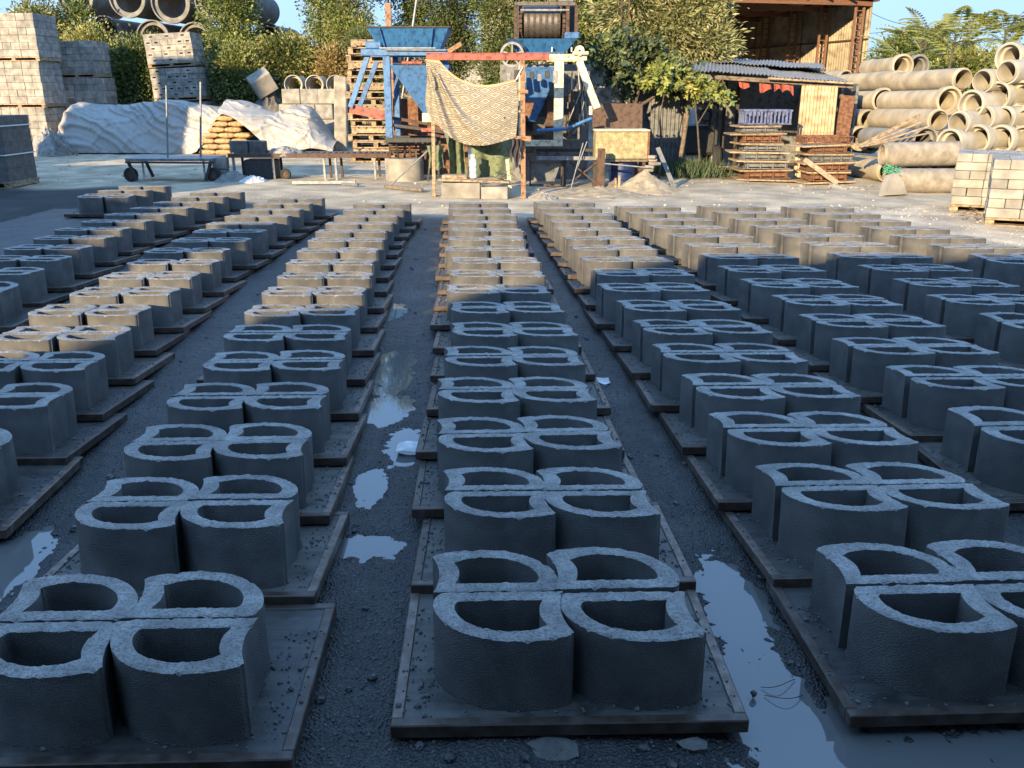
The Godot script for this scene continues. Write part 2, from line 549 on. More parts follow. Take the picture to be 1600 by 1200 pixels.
func ground_grid(x0: float, x1: float, z0: float, z1: float, nx: int, nz: int, skip := Rect2()) -> ArrayMesh:
	var v := PackedVector3Array()
	var n := PackedVector3Array()
	var c := PackedColorArray()
	var idx := PackedInt32Array()
	var dx := (x1 - x0) / nx
	var dz := (z1 - z0) / nz
	for j in nz + 1:
		for i in nx + 1:
			var x := x0 + dx * i
			var z := z0 + dz * j
			v.append(Vector3(x, ground_y(x, z), z))
			c.append(ground_tone(x, z))
	n.resize(v.size())
	for j in nz + 1:
		for i in nx + 1:
			var l := v[j * (nx + 1) + maxi(i - 1, 0)]
			var r := v[j * (nx + 1) + mini(i + 1, nx)]
			var d := v[maxi(j - 1, 0) * (nx + 1) + i]
			var u := v[mini(j + 1, nz) * (nx + 1) + i]
			var k := (u - d).cross(r - l).normalized()
			n[j * (nx + 1) + i] = k if k.y > 0 else -k
	for j in nz:
		for i in nx:
			var mx := x0 + dx * (i + 0.5)
			var mz := z0 + dz * (j + 0.5)
			if skip.size.x > 0 and skip.has_point(Vector2(mx, mz)):
				continue
			var a := j * (nx + 1) + i
			var b := a + 1
			var d := a + nx + 1
			var e := d + 1
			# clockwise from above, whichever way z runs
			if dz < 0:
				idx.append_array(PackedInt32Array([a, d, b, b, d, e]))
			else:
				idx.append_array(PackedInt32Array([a, b, d, b, e, d]))
	var arr := []
	arr.resize(Mesh.ARRAY_MAX)
	arr[Mesh.ARRAY_VERTEX] = v
	arr[Mesh.ARRAY_NORMAL] = n
	arr[Mesh.ARRAY_COLOR] = c
	arr[Mesh.ARRAY_INDEX] = idx
	var m := ArrayMesh.new()
	m.add_surface_from_arrays(Mesh.PRIMITIVE_TRIANGLES, arr)
	return m

func build_ground() -> void:
	noise_a.seed = 11; noise_a.frequency = 0.3; noise_a.fractal_octaves = 3
	noise_b.seed = 29; noise_b.frequency = 0.22; noise_b.fractal_octaves = 4
	struct("yard_ground", ground_grid(-6.0, 6.0, -0.4, -12.1, 400, 390, Rect2(-2.4, -5.8, 4.8, 5.4)), M.ground_wet)
	struct("lane_ground", ground_grid(-2.4, 2.4, -0.4, -5.8, 400, 450), M.ground_wet)
	struct("ground", ground_grid(-40.0, 40.0, 10.0, -50.0, 320, 240, Rect2(-6.0, -12.0, 12.0, 11.6)), M.ground_dust)
	# the plain beyond, one sheet out to the horizon, a little lower
	var g := G()
	g.quad(Vector3(-400, -0.12, -400), Vector3(400, -0.12, -400), Vector3(400, -0.12, 60), Vector3(-400, -0.12, 60))
	struct("far_ground", g, M.sand)
	var w := G()
	w.quad(Vector3(-2.4, 0.0, -8.6), Vector3(2.6, 0.0, -8.6), Vector3(2.6, 0.0, -0.5), Vector3(-2.4, 0.0, -0.5))
	struct("puddle_water", w, M.puddle)

# ---------------------------------------------------------------- the half-moon block
func arc3(a: Vector2, b: Vector2, c: Vector2, t: float) -> Vector2:
	var q := b * 2.0 - (a + c) * 0.5
	return a * (1 - t) * (1 - t) + q * 2.0 * t * (1 - t) + c * t * t

func through(q: Array, n: int, t0: Vector2, t1: Vector2) -> PackedVector2Array:
	var c := Curve2D.new()
	c.bake_interval = 0.003
	for i in q.size():
		var tan: Vector2 = (q[mini(i + 1, q.size() - 1)] - q[maxi(i - 1, 0)]) / 6.0
		if i == 0: tan = t0
		if i == q.size() - 1: tan = t1
		c.add_point(q[i], -tan, tan)
	var p := PackedVector2Array()
	for i in n: p.append(c.sample_baked(c.get_baked_length() * i / n))
	return p

# straight side on z = 0, bulging side towards +z, hollow end at +x, round end at -x; the opening follows it inside
func block_outline() -> PackedVector2Array:
	var p := PackedVector2Array()
	for i in 36: p.append(Vector2(lerpf(-0.150, 0.158, i / 36.0), 0.0))
	for i in 22: p.append(arc3(Vector2(0.158, 0.0), Vector2(0.146, 0.095), Vector2(0.170, 0.190), i / 22.0))
	p.append_array(through([Vector2(0.170, 0.190), Vector2(0.158, 0.203), Vector2(0.105, 0.220), Vector2(0.030, 0.226), Vector2(-0.050, 0.211), Vector2(-0.116, 0.171), Vector2(-0.160, 0.115), Vector2(-0.177, 0.058), Vector2(-0.170, 0.016), Vector2(-0.150, 0.0)], 66, Vector2(-0.02, 0.01), Vector2(0.008, 0.0)))
	return p

func block_opening() -> PackedVector2Array:
	var p := PackedVector2Array()
	for i in 36: p.append(Vector2(lerpf(-0.110, 0.102, i / 36.0), 0.042))
	for i in 22: p.append(arc3(Vector2(0.102, 0.042), Vector2(0.092, 0.10), Vector2(0.108, 0.155), i / 22.0))
	p.append_array(through([Vector2(0.108, 0.155), Vector2(0.070, 0.176), Vector2(0.016, 0.182), Vector2(-0.042, 0.169), Vector2(-0.090, 0.138), Vector2(-0.117, 0.096), Vector2(-0.122, 0.060), Vector2(-0.110, 0.042)], 66, Vector2(-0.015, 0.008), Vector2(0.006, -0.002)))
	return p

func block_mesh(sd: int) -> ArrayMesh:
	var f := FastNoiseLite.new()
	f.seed = 100 + sd
	f.frequency = 1.0
	var o := block_outline()
	var n := o.size()
	var H := 0.193 + 0.002 * (sd % 3)
	# edge normals averaged
	var nn := []
	for i in n:
		var d := (o[(i + 1) % n] - o[(i - 1 + n) % n]).normalized()
		nn.append(Vector2(d.y, -d.x))   # outward (outline runs with +x on z = 0)
	var g := G()
	var P3 := func(p: Vector2, y: float) -> Vector3: return Vector3(p.x, y, p.y)
	var inner := block_opening()
	# chips knocked out of the rim
	var chips := []
	for i in 5: chips.append([o[(sd * 37 + i * 29) % n], 0.008 + 0.010 * absf(f.get_noise_2d(i * 9.0, sd * 5.0))])
	# ridges left by the mould bars: straight lines across the rim at these x
	var bars := [-0.045 + 0.004 * (sd % 4), 0.035 - 0.003 * (sd % 3)]
	var rows := 7
	var ring := []
	for k in rows + 1:
		var t := float(k) / rows
		var line := []
		for i in n:
			var p: Vector2 = o[i].lerp(inner[i], t)
			var y := H + 0.0018 * f.get_noise_3d(p.x * 40.0, p.y * 40.0, 3.0) + 0.0022 * f.get_noise_3d(p.x * 190.0, p.y * 190.0, 9.0)
			for b in bars:
				var d: float = absf(p.x - b + 0.006 * f.get_noise_2d(p.y * 40.0, b * 50.0))
				if d < 0.010 and absf(nn[i].y) > 0.55:
					y += 0.0045 * (1.0 - d / 0.010) * (0.4 + 0.9 * absf(f.get_noise_2d(p.x * 190.0, p.y * 190.0)))
			if k == 0 or k == rows:
				y -= 0.002 + 0.003 * maxf(0.0, f.get_noise_3d(p.x * 60.0, p.y * 60.0, 20.0 + k))
			for ch in chips:
				var d2: float = p.distance_to(ch[0])
				if d2 < ch[1]: y -= 0.007 * (1.0 - d2 / ch[1])
			line.append(P3.call(p, y))
		ring.append(line)
	for k in rows:
		for i in n:
			var j := (i + 1) % n
			g.face([ring[k][i], ring[k][j], ring[k + 1][j]], Vector3.UP)
			g.face([ring[k][i], ring[k + 1][j], ring[k + 1][i]], Vector3.UP)
	var top := g
	g = G()
	# walls, smooth along the outline, with a slight drift of the surface
	var levels := [0.0, 0.006, 0.05, 0.105, 0.155, 1.0]
	for side in 2:
		var base: Array = []
		for i in n: base.append(o[i] if side == 0 else inner[i])
		for l in levels.size() - 1:
			for i in n:
				var j := (i + 1) % n
				var quad := []
				var norm := []
				for q in [[i, l], [j, l], [j, l + 1], [i, l + 1]]:
					var p: Vector2 = base[q[0]]
					var m: Vector2 = nn[q[0]] * (1.0 if side == 0 else -1.0)
					if q[1] == levels.size() - 1:
						quad.append(ring[0 if side == 0 else rows][q[0]])
					else:
						var y: float = levels[q[1]]
						var off := 0.0016 * f.get_noise_3d(p.x * 22.0, y * 30.0, p.y * 22.0)
						if q[1] == 0: off += 0.004 + 0.004 * f.get_noise_2d(p.x * 50.0, p.y * 50.0)
						quad.append(P3.call(p + m * off, y))
					# hard corners of the outline keep their own normals
					var d := (o[j] - o[i]).normalized()
					var own := Vector2(d.y, -d.x) * (1.0 if side == 0 else -1.0)
					if own.dot(m) < 0.93: m = own
					norm.append(Vector3(m.x, 0, m.y))
				g.squad(quad[0], quad[1], quad[2], quad[3], norm[0], norm[1], norm[2], norm[3])
	var m := g.mesh()
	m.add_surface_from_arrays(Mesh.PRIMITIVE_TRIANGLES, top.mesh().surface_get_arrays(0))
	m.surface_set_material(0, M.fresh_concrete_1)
	m.surface_set_material(1, M.torn_lit_concrete_1)
	return m

# ---------------------------------------------------------------- rows of boards
# x of the board's left edge along the row, as z -> x pairs; nearest front edge, count
const ROWS := [
	{"who": "middle row", "line": [[-1.5, -0.262], [-10.4, -0.79]], "start": -1.815, "n": 17, "first": 0.60},
	{"who": "first row left of middle", "line": [[-1.6, -1.345], [-2.5, -1.45], [-5.0, -1.66], [-8.0, -1.89], [-10.5, -1.92]], "start": -1.68, "n": 17, "first": 0.655},
	{"who": "second row left of middle", "line": [[-2.7, -2.60], [-3.4, -2.67], [-5.1, -2.89], [-7.2, -3.04], [-11.4, -3.01]], "start": -2.80, "n": 16, "first": 0.58},
	{"who": "third row left of middle", "line": [[-5.5, -4.04], [-6.7, -4.18], [-8.1, -4.34], [-9.2, -4.33], [-12.0, -4.10]], "start": -5.62, "n": 12, "first": 0.55},
	{"who": "short row far left", "line": [[-11.0, -5.45], [-12.6, -5.36]], "start": -11.15, "n": 3, "first": 0.55},
	{"who": "first row right of middle", "line": [[-1.8, 0.83], [-8.2, 0.345], [-10.4, 0.21]], "start": -1.86, "n": 17, "first": 0.60},
	{"who": "second row right of middle", "line": [[-3.0, 1.75], [-7.1, 1.42], [-10.4, 1.06]], "start": -3.05, "n": 14, "first": 0.60},
	{"who": "third row right of middle", "line": [[-4.7, 2.66], [-7.2, 2.44], [-10.5, 1.95]], "start": -4.72, "n": 11, "first": 0.53},
	{"who": "rightmost row", "line": [[-6.2, 3.68], [-7.0, 3.52], [-10.5, 2.86]], "start": -6.74, "n": 7, "first": 0.53},
]
const NTH := ["first", "second", "third", "fourth", "fifth", "sixth", "seventh", "eighth", "ninth", "tenth", "eleventh", "twelfth", "thirteenth", "fourteenth", "fifteenth", "sixteenth", "seventeenth"]
const BW := 0.86
const BD := 0.66
const BT := 0.036

func on_line(line: Array, z: float) -> float:
	for i in line.size() - 1:
		if z >= line[i + 1][0] or i == line.size() - 2:
			return lerpf(line[i][1], line[i + 1][1], (z - line[i][0]) / (line[i + 1][0] - line[i][0]))
	return line[0][1]

func build_rows() -> void:
	rng.seed = 77
	var blocks := []
	for i in 10: blocks.append(block_mesh(i))
	# shared board pieces, origin at the middle of the front lower edge, board running to -z
	var face_m := one_box(Vector3(0, BT - 0.016, -BD / 2), Vector3(BW - 0.058, 0.024, BD - 0.058), 0.001).mesh()
	var front_m := one_box(Vector3(0, BT / 2, -0.015), Vector3(BW, BT, 0.030), 0.003).mesh()
	var side_m := one_box(Vector3(0, BT / 2, -BD / 2), Vector3(0.030, BT, BD - 0.0605), 0.003).mesh()
	var all := []   # every block: distance, transform, label, mesh, material
	var crumbs := []
	for r in ROWS.size():
		var row: Dictionary = ROWS[r]
		var z: float = row.start
		for k in int(row.n):
			var x: float = on_line(row.line, z) + BW / 2 + R(-0.018, 0.018)
			var tilt := 0.0
			var y := 0.026
			if k > 0:
				tilt = atan(0.0714) + R(0.0, 0.004)
				y = 0.054
			var yaw := deg_to_rad(1.9 + R(-1.0, 1.0))
			var xf := Transform3D(Basis(Vector3.UP, yaw) * Basis(Vector3.RIGHT, tilt), Vector3(x, y, z))
			# the far edge dips: rotate about the front edge so that the back touches the ground
			xf.basis = Basis(Vector3.UP, yaw) * Basis(Vector3.RIGHT, -tilt)
			if k == 0:
				xf.basis = Basis(Vector3.UP, yaw)
			var t := thing("drying_board", "steel-edged drying board, %s from the front, %s" % [NTH[k], row.who], "board", Vector3.ZERO, 0.0, "drying boards under the half-moon blocks")
			t.transform = xf
			part(t, "board_face", face_m, M.board_face if R(0, 1) < 0.6 else M.board_face_dusty)
			part(t, "rail", front_m, M.steel_rail)
			part(t, "rail", front_m, M.steel_rail, Vector3(0, 0, -BD + 0.03))
			var worn := R(0, 1) < 0.45
			part(t, "rail", side_m, M.steel_rail_worn if worn else M.steel_rail, Vector3(-BW / 2 + 0.015, 0, 0))
			part(t, "rail", side_m, M.steel_rail_worn if R(0, 1) < 0.6 else M.steel_rail, Vector3(BW / 2 - 0.015, 0, 0))
			var shift := R(-0.012, 0.02)
			for q in [["front left", -0.163, -0.280, 0.0], ["front right", 0.158, -0.280, 0.0], ["back left", -0.186, -0.292, PI], ["back right", 0.135, -0.292, PI]]:
				var loc := Transform3D(Basis(Vector3.UP, q[3] + R(-0.006, 0.006)), Vector3(q[1] + shift, BT - 0.0035, q[2] + R(-0.003, 0.003)))
				# the block's straight side lies on its own z = 0
				var at := xf * loc
				all.append([at.origin.length(), at, "half-moon block, %s on %s board, %s" % [q[0], NTH[k], row.who], blocks[rng.randi() % 10], str(rng.randi() % 3), r, k])
			if k < 12:
				for c in int(190 - 11 * k):
					var side := R(0, 1)
					var p := Vector3(R(-0.41, 0.41), BT, -R(0.02, 0.52))
					if side < 0.75 and absf(p.x) < 0.30 and p.z < -0.06:
						p.x = signf(p.x) * R(0.335, 0.42)
					var s := R(0.0015, 0.0045) if R(0, 1) < 0.9 else R(0.004, 0.008)
					crumbs.append(xf * Transform3D(Basis.from_euler(Vector3(R(0, 6), R(0, 6), R(0, 6))).scaled(Vector3(s, s * R(0.6, 1.0), s * R(0.7, 1.3))), p + Vector3(0, s * 0.3 - (0.003 if absf(p.x) < 0.4 else 0.0), 0)))
			z -= float(row.first) if k == 0 else 0.527 + R(-0.005, 0.007)
	all.sort_custom(func(a, b): return a[0] < b[0])
	var rest := []
	for i in all.size():
		if i < 300:
			var o := single("half_moon_block", all[i][3], null, all[i][2], "concrete block", Vector3.ZERO, "fresh half-moon concrete blocks on the boards")
			o.transform = all[i][1]
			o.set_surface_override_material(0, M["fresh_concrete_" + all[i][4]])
			o.set_surface_override_material(1, M["torn_lit_concrete_" + all[i][4]])
		else:
			rest.append(all[i][1])
	var far := multi("far_half_moon_blocks", blocks[0], null, rest, [])
	meta(far, "farthest half-moon concrete blocks at the ends of the rows", "concrete block", "", "stuff")
	var cr := multi("concrete_crumbs", stone_mesh(3), M.crumb, crumbs, [])
	meta(cr, "dark concrete crumbs scattered over the drying boards", "crumbs", "", "stuff")

func stone_mesh(sd: int, rough := 0.3) -> ArrayMesh:
	var f := RandomNumberGenerator.new()
	f.seed = sd
	var sp := SphereMesh.new()
	sp.radial_segments = 7; sp.rings = 4; sp.radius = 1.0; sp.height = 2.0
	var arr := sp.get_mesh_arrays()
	var v: PackedVector3Array = arr[Mesh.ARRAY_VERTEX]
	var moved := {}
	for i in v.size():
		var key := v[i].snapped(Vector3.ONE * 0.01)
		if not moved.has(key): moved[key] = f.randf_range(1.0 - rough, 1.0 + rough * 0.6)
		v[i] = v[i] * moved[key]
	var g := Geo.new()
	var idx: PackedInt32Array = arr[Mesh.ARRAY_INDEX]
	for i in range(0, idx.size(), 3):
		var a := v[idx[i]]
		var b := v[idx[i + 1]]
		var c := v[idx[i + 2]]
		if (c - a).cross(b - a).length() > 1e-6:
			g.face([a, b, c], a + b + c)
	return g.mesh()

func build_gravel() -> void:
	rng.seed = 901
	var xf := []
	var cols := []
	while xf.size() < 60000:
		var z := -0.9 - 9.5 * pow(R(0, 1), 1.7)
		var x := R(-0.62, 0.62) * (1.6 + absf(z) * 1.0)
		if x < -4.0 or x > 4.2: continue
		# keep to the lanes between the rows
		var under := false
		for row in ROWS:
			if z < row.start - 0.02:
				var l := on_line(row.line, z)
				if x > l + 0.05 and x < l + BW - 0.05: under = true; break
		if under: continue
		var h := hollow(x, z)
		if h > 0.34 and R(0, 1) < (0.35 if h < 0.6 else 0.93): continue
		var s := 0.0016 + 0.0034 * pow(R(0, 1), 3.0)
		if R(0, 1) < 0.006: s = R(0.008, 0.016)
		xf.append(Transform3D(Basis.from_euler(Vector3(R(0, 6), R(0, 6), R(0, 6))).scaled(Vector3(s, s * R(0.5, 0.9), s * R(0.8, 1.3))), Vector3(x, ground_y(x, z) + s * 0.25, z)))
		var k := R(0.5, 1.5)
		cols.append(Color(0.062 * k, 0.061 * k, 0.058 * k))
	var o := multi("gravel", stone_mesh(9), M.pebble, xf, cols)
	meta(o, "fine dark wet gravel in the lanes between the rows", "gravel", "", "stuff")
	# pale rubble on the far ground
	xf = []; cols = []
	for i in 5000:
		var z := R(-11.2, -24.0)
		var x := R(-11, 11)
		if x > -2.4 or z < -14.8:
			var s := 0.004 + 0.02 * pow(R(0, 1), 8.0)
			xf.append(Transform3D(Basis.from_euler(Vector3(R(0, 6), R(0, 6), R(0, 6))).scaled(Vector3(s, s * R(0.5, 0.9), s * R(0.8, 1.3))), Vector3(x, ground_y(x, z) + s * 0.2, z)))
			var k := R(0.6, 1.2)
			cols.append(Color(0.38 * k, 0.33 * k, 0.25 * k))
	for i in 2500:
		var z := R(-7.5, -12.5)
		var x := R(0, 3.5) + 5.1 + 0.16 * z
		var s := 0.003 + 0.014 * pow(R(0, 1), 7.0)
		xf.append(Transform3D(Basis.from_euler(Vector3(R(0, 6), R(0, 6), R(0, 6))).scaled(Vector3(s, s * R(0.5, 0.9), s * R(0.8, 1.3))), Vector3(x, ground_y(x, z) + s * 0.2, z)))
		var k := R(0.6, 1.2)
		cols.append(Color(0.38 * k, 0.33 * k, 0.25 * k))
	o = multi("rubble", stone_mesh(13), M.pebble, xf, cols)
	meta(o, "pale rubble and grit scattered over the dusty ground", "rubble", "", "stuff")

# ---------------------------------------------------------------- wooden pallets and loads of blocks
var pallet_meshes := {}

func pallet_parts(t: Node3D, w: float, d: float, h: float, y := 0.0, old := false) -> void:
	# deck boards across the front, runners front to back on blocks
	var key := "%.2f %.2f %.2f" % [w, d, h]
	if not pallet_meshes.has(key):
		pallet_meshes[key] = [one_box(Vector3.ZERO, Vector3(w, 0.024, d / 5.6), 0.002).mesh(), one_box(Vector3.ZERO, Vector3(0.095, h - 0.050, d * 0.98), 0.003).mesh(), one_box(Vector3.ZERO, Vector3(w, 0.024, 0.12), 0.002).mesh()]
	var ms: Array = pallet_meshes[key]
	for i in 5:
		var b := part(t, "deck_board", ms[0], M["wood_%d" % (rng.randi() % 3)] if not old else M.wood_old, Vector3(R(-0.012, 0.012), y + h - 0.012, lerpf(-d / 2 + d / 11.2, d / 2 - d / 11.2, i / 4.0)))
		b.rotation.y = R(-0.01, 0.01)
	for s in [-1.0, 0.0, 1.0]:
		part(t, "runner", ms[1], M["wood_%d" % (rng.randi() % 3)] if not old else M.wood_old, Vector3(s * (w / 2 - 0.0485), y + h / 2 + 0.0005, 0))
	for s in [-1.0, 1.0]:
		part(t, "bottom_board", ms[2], M["wood_%d" % (rng.randi() % 3)] if not old else M.wood_old, Vector3(0, y + 0.0125, s * (d / 2 - 0.061)))

# a load of concrete blocks on a pallet: courses laid alternately long side and short side out; hollow inside, closed on top
func block_load(label: String, at: Vector3, turn: float, w: float, d: float, courses: int, ch: float, mats: Array, lean := Vector3.ZERO, holes := false, group := "pallet loads of concrete blocks") -> Node3D:
	var t := thing("block_load", label, "block stack", at, turn, group)
	t.rotation.z = lean.z
	t.rotation.x = lean.x
	pallet_parts(t, w, d, 0.10)
	var long := w / 3.0
	var short := w / 6.0
	var cache := {}
	var get_block := func(sx: float, sz: float) -> Mesh:
		var k := "%.3f %.3f" % [sx, sz]
		if not cache.has(k): cache[k] = one_box(Vector3.ZERO, Vector3(sx - 0.006, ch - 0.004, sz - 0.006), 0.006).mesh()
		return cache[k]
	var get_slotted := func(sx: float, sz: float) -> Mesh:
		var k := "slot %.3f %.3f" % [sx, sz]
		if not cache.has(k): cache[k] = slotted_block(sx - 0.006, ch - 0.004, sz - 0.006)
		return cache[k]
	for c in courses:
		var y := 0.10 + ch * (c + 0.5)
		var drift := Vector2(R(-0.008, 0.008), R(-0.008, 0.008))
		var n := 3 if c % 2 == 0 else 6
		var bw := long if c % 2 == 0 else short
		var bd := short if c % 2 == 0 else long
		for i in n:
			var x := -w / 2 + bw * (i + 0.5) + drift.x
			for s in [1.0, -1.0]:
				if s < 0 and c < courses - 1: continue
				part(t, "block", get_slotted.call(bw, bd) if holes and s > 0 and R(0, 1) < 0.8 else get_block.call(bw, bd), mats[rng.randi() % mats.size()], Vector3(x + R(-0.004, 0.004), y, s * (d / 2 - bd / 2) + drift.y + R(-0.005, 0.005)))
		# the two flanks
		var room := d - bd * (1.0 if c < courses - 1 else 2.0)
		var m := maxi(1, int(round(room / (short if c % 2 == 0 else long))))
		for s in [-1.0, 1.0]:
			for i in m:
				var z := d / 2 - bd - room * (i + 0.5) / m
				part(t, "block", get_block.call(long if c % 2 == 0 else short, room / m), mats[rng.randi() % mats.size()], Vector3(s * (w / 2 - (long if c % 2 == 0 else short) / 2) + drift.x + R(-0.004, 0.004), y, z + drift.y))
		if c == courses - 1:
			for i in 2:
				part(t, "block", get_block.call(w - 2.0 * (long if c % 2 == 0 else short), room / 2), mats[0], Vector3(drift.x, y - 0.002, d / 2 - bd - room * (i + 0.5) / 2))
	return t

# a block with a grip slot sunk into its front
func slotted_block(w: float, h: float, d: float) -> ArrayMesh:
	var g := G()
	var x := minf(0.045, w * 0.3)
	var y := 0.017
	var q := [Vector2(-w / 2, -h / 2), Vector2(w / 2, -h / 2), Vector2(w / 2, h / 2), Vector2(-w / 2, h / 2)]
	var r := [Vector2(-x, -y), Vector2(x, -y), Vector2(x, y), Vector2(-x, y)]
	for i in 4:
		var j := (i + 1) % 4
		var o := Vector3((q[i].x + q[j].x), (q[i].y + q[j].y), 0)
		g.face([Vector3(q[i].x, q[i].y, d / 2), Vector3(q[j].x, q[j].y, d / 2), Vector3(r[j].x, r[j].y, d / 2), Vector3(r[i].x, r[i].y, d / 2)], Vector3.BACK)
		g.face([Vector3(r[i].x, r[i].y, d / 2), Vector3(r[j].x, r[j].y, d / 2), Vector3(r[j].x * 0.9, r[j].y * 0.9, d / 2 - 0.09), Vector3(r[i].x * 0.9, r[i].y * 0.9, d / 2 - 0.09)], -o)
		g.face([Vector3(q[i].x, q[i].y, d / 2), Vector3(q[j].x, q[j].y, d / 2), Vector3(q[j].x, q[j].y, -d / 2), Vector3(q[i].x, q[i].y, -d / 2)], o)
	g.face([Vector3(-x * 0.9, -y * 0.9, d / 2 - 0.09), Vector3(x * 0.9, -y * 0.9, d / 2 - 0.09), Vector3(x * 0.9, y * 0.9, d / 2 - 0.09), Vector3(-x * 0.9, y * 0.9, d / 2 - 0.09)], Vector3.BACK)
	g.face([Vector3(-w / 2, -h / 2, -d / 2), Vector3(w / 2, -h / 2, -d / 2), Vector3(w / 2, h / 2, -d / 2), Vector3(-w / 2, h / 2, -d / 2)], Vector3.FORWARD)
	return g.mesh()

func build_left_stacks() -> void:
	rng.seed = 301
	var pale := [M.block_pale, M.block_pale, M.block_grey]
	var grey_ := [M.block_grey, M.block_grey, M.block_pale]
	var names := ["bottom", "middle", "top"]
	for i in 3:
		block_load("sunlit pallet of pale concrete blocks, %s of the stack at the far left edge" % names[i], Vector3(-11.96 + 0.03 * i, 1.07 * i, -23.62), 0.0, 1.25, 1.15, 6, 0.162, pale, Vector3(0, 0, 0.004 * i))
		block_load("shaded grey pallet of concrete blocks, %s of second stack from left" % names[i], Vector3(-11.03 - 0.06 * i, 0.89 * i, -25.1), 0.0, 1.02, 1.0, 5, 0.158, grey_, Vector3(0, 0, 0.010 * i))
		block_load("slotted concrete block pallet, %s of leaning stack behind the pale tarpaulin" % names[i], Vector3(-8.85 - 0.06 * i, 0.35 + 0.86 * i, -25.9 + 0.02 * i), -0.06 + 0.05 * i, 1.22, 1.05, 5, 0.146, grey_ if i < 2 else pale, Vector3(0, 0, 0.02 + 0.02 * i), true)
	single("earth_mound", heap(1.3, 0.36, 5, 0.05), M.sand, "low earth step under the leaning block stack", "mound", Vector3(-8.85, 0.0, -25.9))
	# empty pallets behind the leaning stack
	for i in 10:
		var t := thing("wooden_pallet", "old wooden pallet, %s from below in short pile behind leaning blocks" % NTH[i], "pallet", Vector3(-9.95 + R(-0.02, 0.02), 0.2 + 0.13 * i, -26.7), 0.1 + R(-0.03, 0.03), "short pile of pallets behind the leaning blocks")
		pallet_parts(t, 0.9, 0.8, 0.125)
	# the tall pile of empty pallets beside the blue machine
	for i in 17:
		var t := thing("wooden_pallet", "empty wooden pallet, %s from the ground in tall pile by blue machine" % NTH[i], "pallet", Vector3(-2.96 + R(-0.045, 0.045) + (0.05 if i > 11 else 0.0), 0.02 + 0.1445 * i, -20.4 + R(-0.06, 0.06)), R(-0.10, 0.10) + (PI / 2 if i % 3 == 1 else 0.0), "tall pile of empty pallets beside the blue machine")
		pallet_parts(t, 0.98 + (0.06 if i == 12 else 0.0), 0.85, 0.14)
	# dark curved blocks strapped on a pallet in the left shade
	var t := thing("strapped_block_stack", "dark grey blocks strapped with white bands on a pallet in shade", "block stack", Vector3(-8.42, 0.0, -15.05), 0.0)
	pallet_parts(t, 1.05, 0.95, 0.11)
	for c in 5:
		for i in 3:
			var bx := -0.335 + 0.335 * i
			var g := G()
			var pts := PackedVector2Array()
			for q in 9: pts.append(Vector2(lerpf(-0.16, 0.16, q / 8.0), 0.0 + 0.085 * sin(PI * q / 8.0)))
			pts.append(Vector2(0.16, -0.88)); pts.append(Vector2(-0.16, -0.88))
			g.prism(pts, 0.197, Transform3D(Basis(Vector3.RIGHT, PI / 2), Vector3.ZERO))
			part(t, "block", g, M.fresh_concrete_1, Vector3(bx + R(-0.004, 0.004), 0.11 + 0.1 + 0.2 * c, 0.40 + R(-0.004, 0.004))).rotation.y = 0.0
	for y in [0.52, 0.96]:
		var g := G()
		g.box(Vector3(0, y, 0.4625), Vector3(1.02, 0.018, 0.003)); g.box(Vector3(0.513, y, -0.02), Vector3(0.003, 0.018, 0.96)); g.box(Vector3(-0.513, y, -0.02), Vector3(0.003, 0.018, 0.96)); g.box(Vector3(0, y, -0.49), Vector3(1.02, 0.018, 0.003))
		part(t, "strap", g, M.strap_white)

# ---------------------------------------------------------------- heaps, cloth, bags
func heap(r: float, h: float, sd: int, rough := 0.08, peak := 1.0) -> Geo:
	var f := FastNoiseLite.new()
	f.seed = sd; f.frequency = 1.6
	var g := G()
	var rings := 12
	var seg := 26
	var P := []
	for j in rings + 1:
		var row := []
		for i in seg:
			var a := TAU * i / seg
			var q := float(j) / rings
			var rr := r * q * (1.0 + 0.25 * f.get_noise_2d(cos(a), sin(a)))
			var y := h * pow(1.0 - q, peak) * (1.0 - 0.12 * q) + rough * h * f.get_noise_3d(cos(a) * q * 3.0, q * 4.0, sin(a) * q * 3.0)
			if j == rings: y = -0.05
			row.append(Vector3(cos(a) * rr, y, sin(a) * rr))
		P.append(row)
	for j in rings:
		for i in seg:
			var k := (i + 1) % seg
			if j > 0: g.face([P[j][i], P[j][k], P[j + 1][k]], Vector3.UP)
			g.face([P[j][i], P[j + 1][k], P[j + 1][i]], Vector3.UP)
	return g

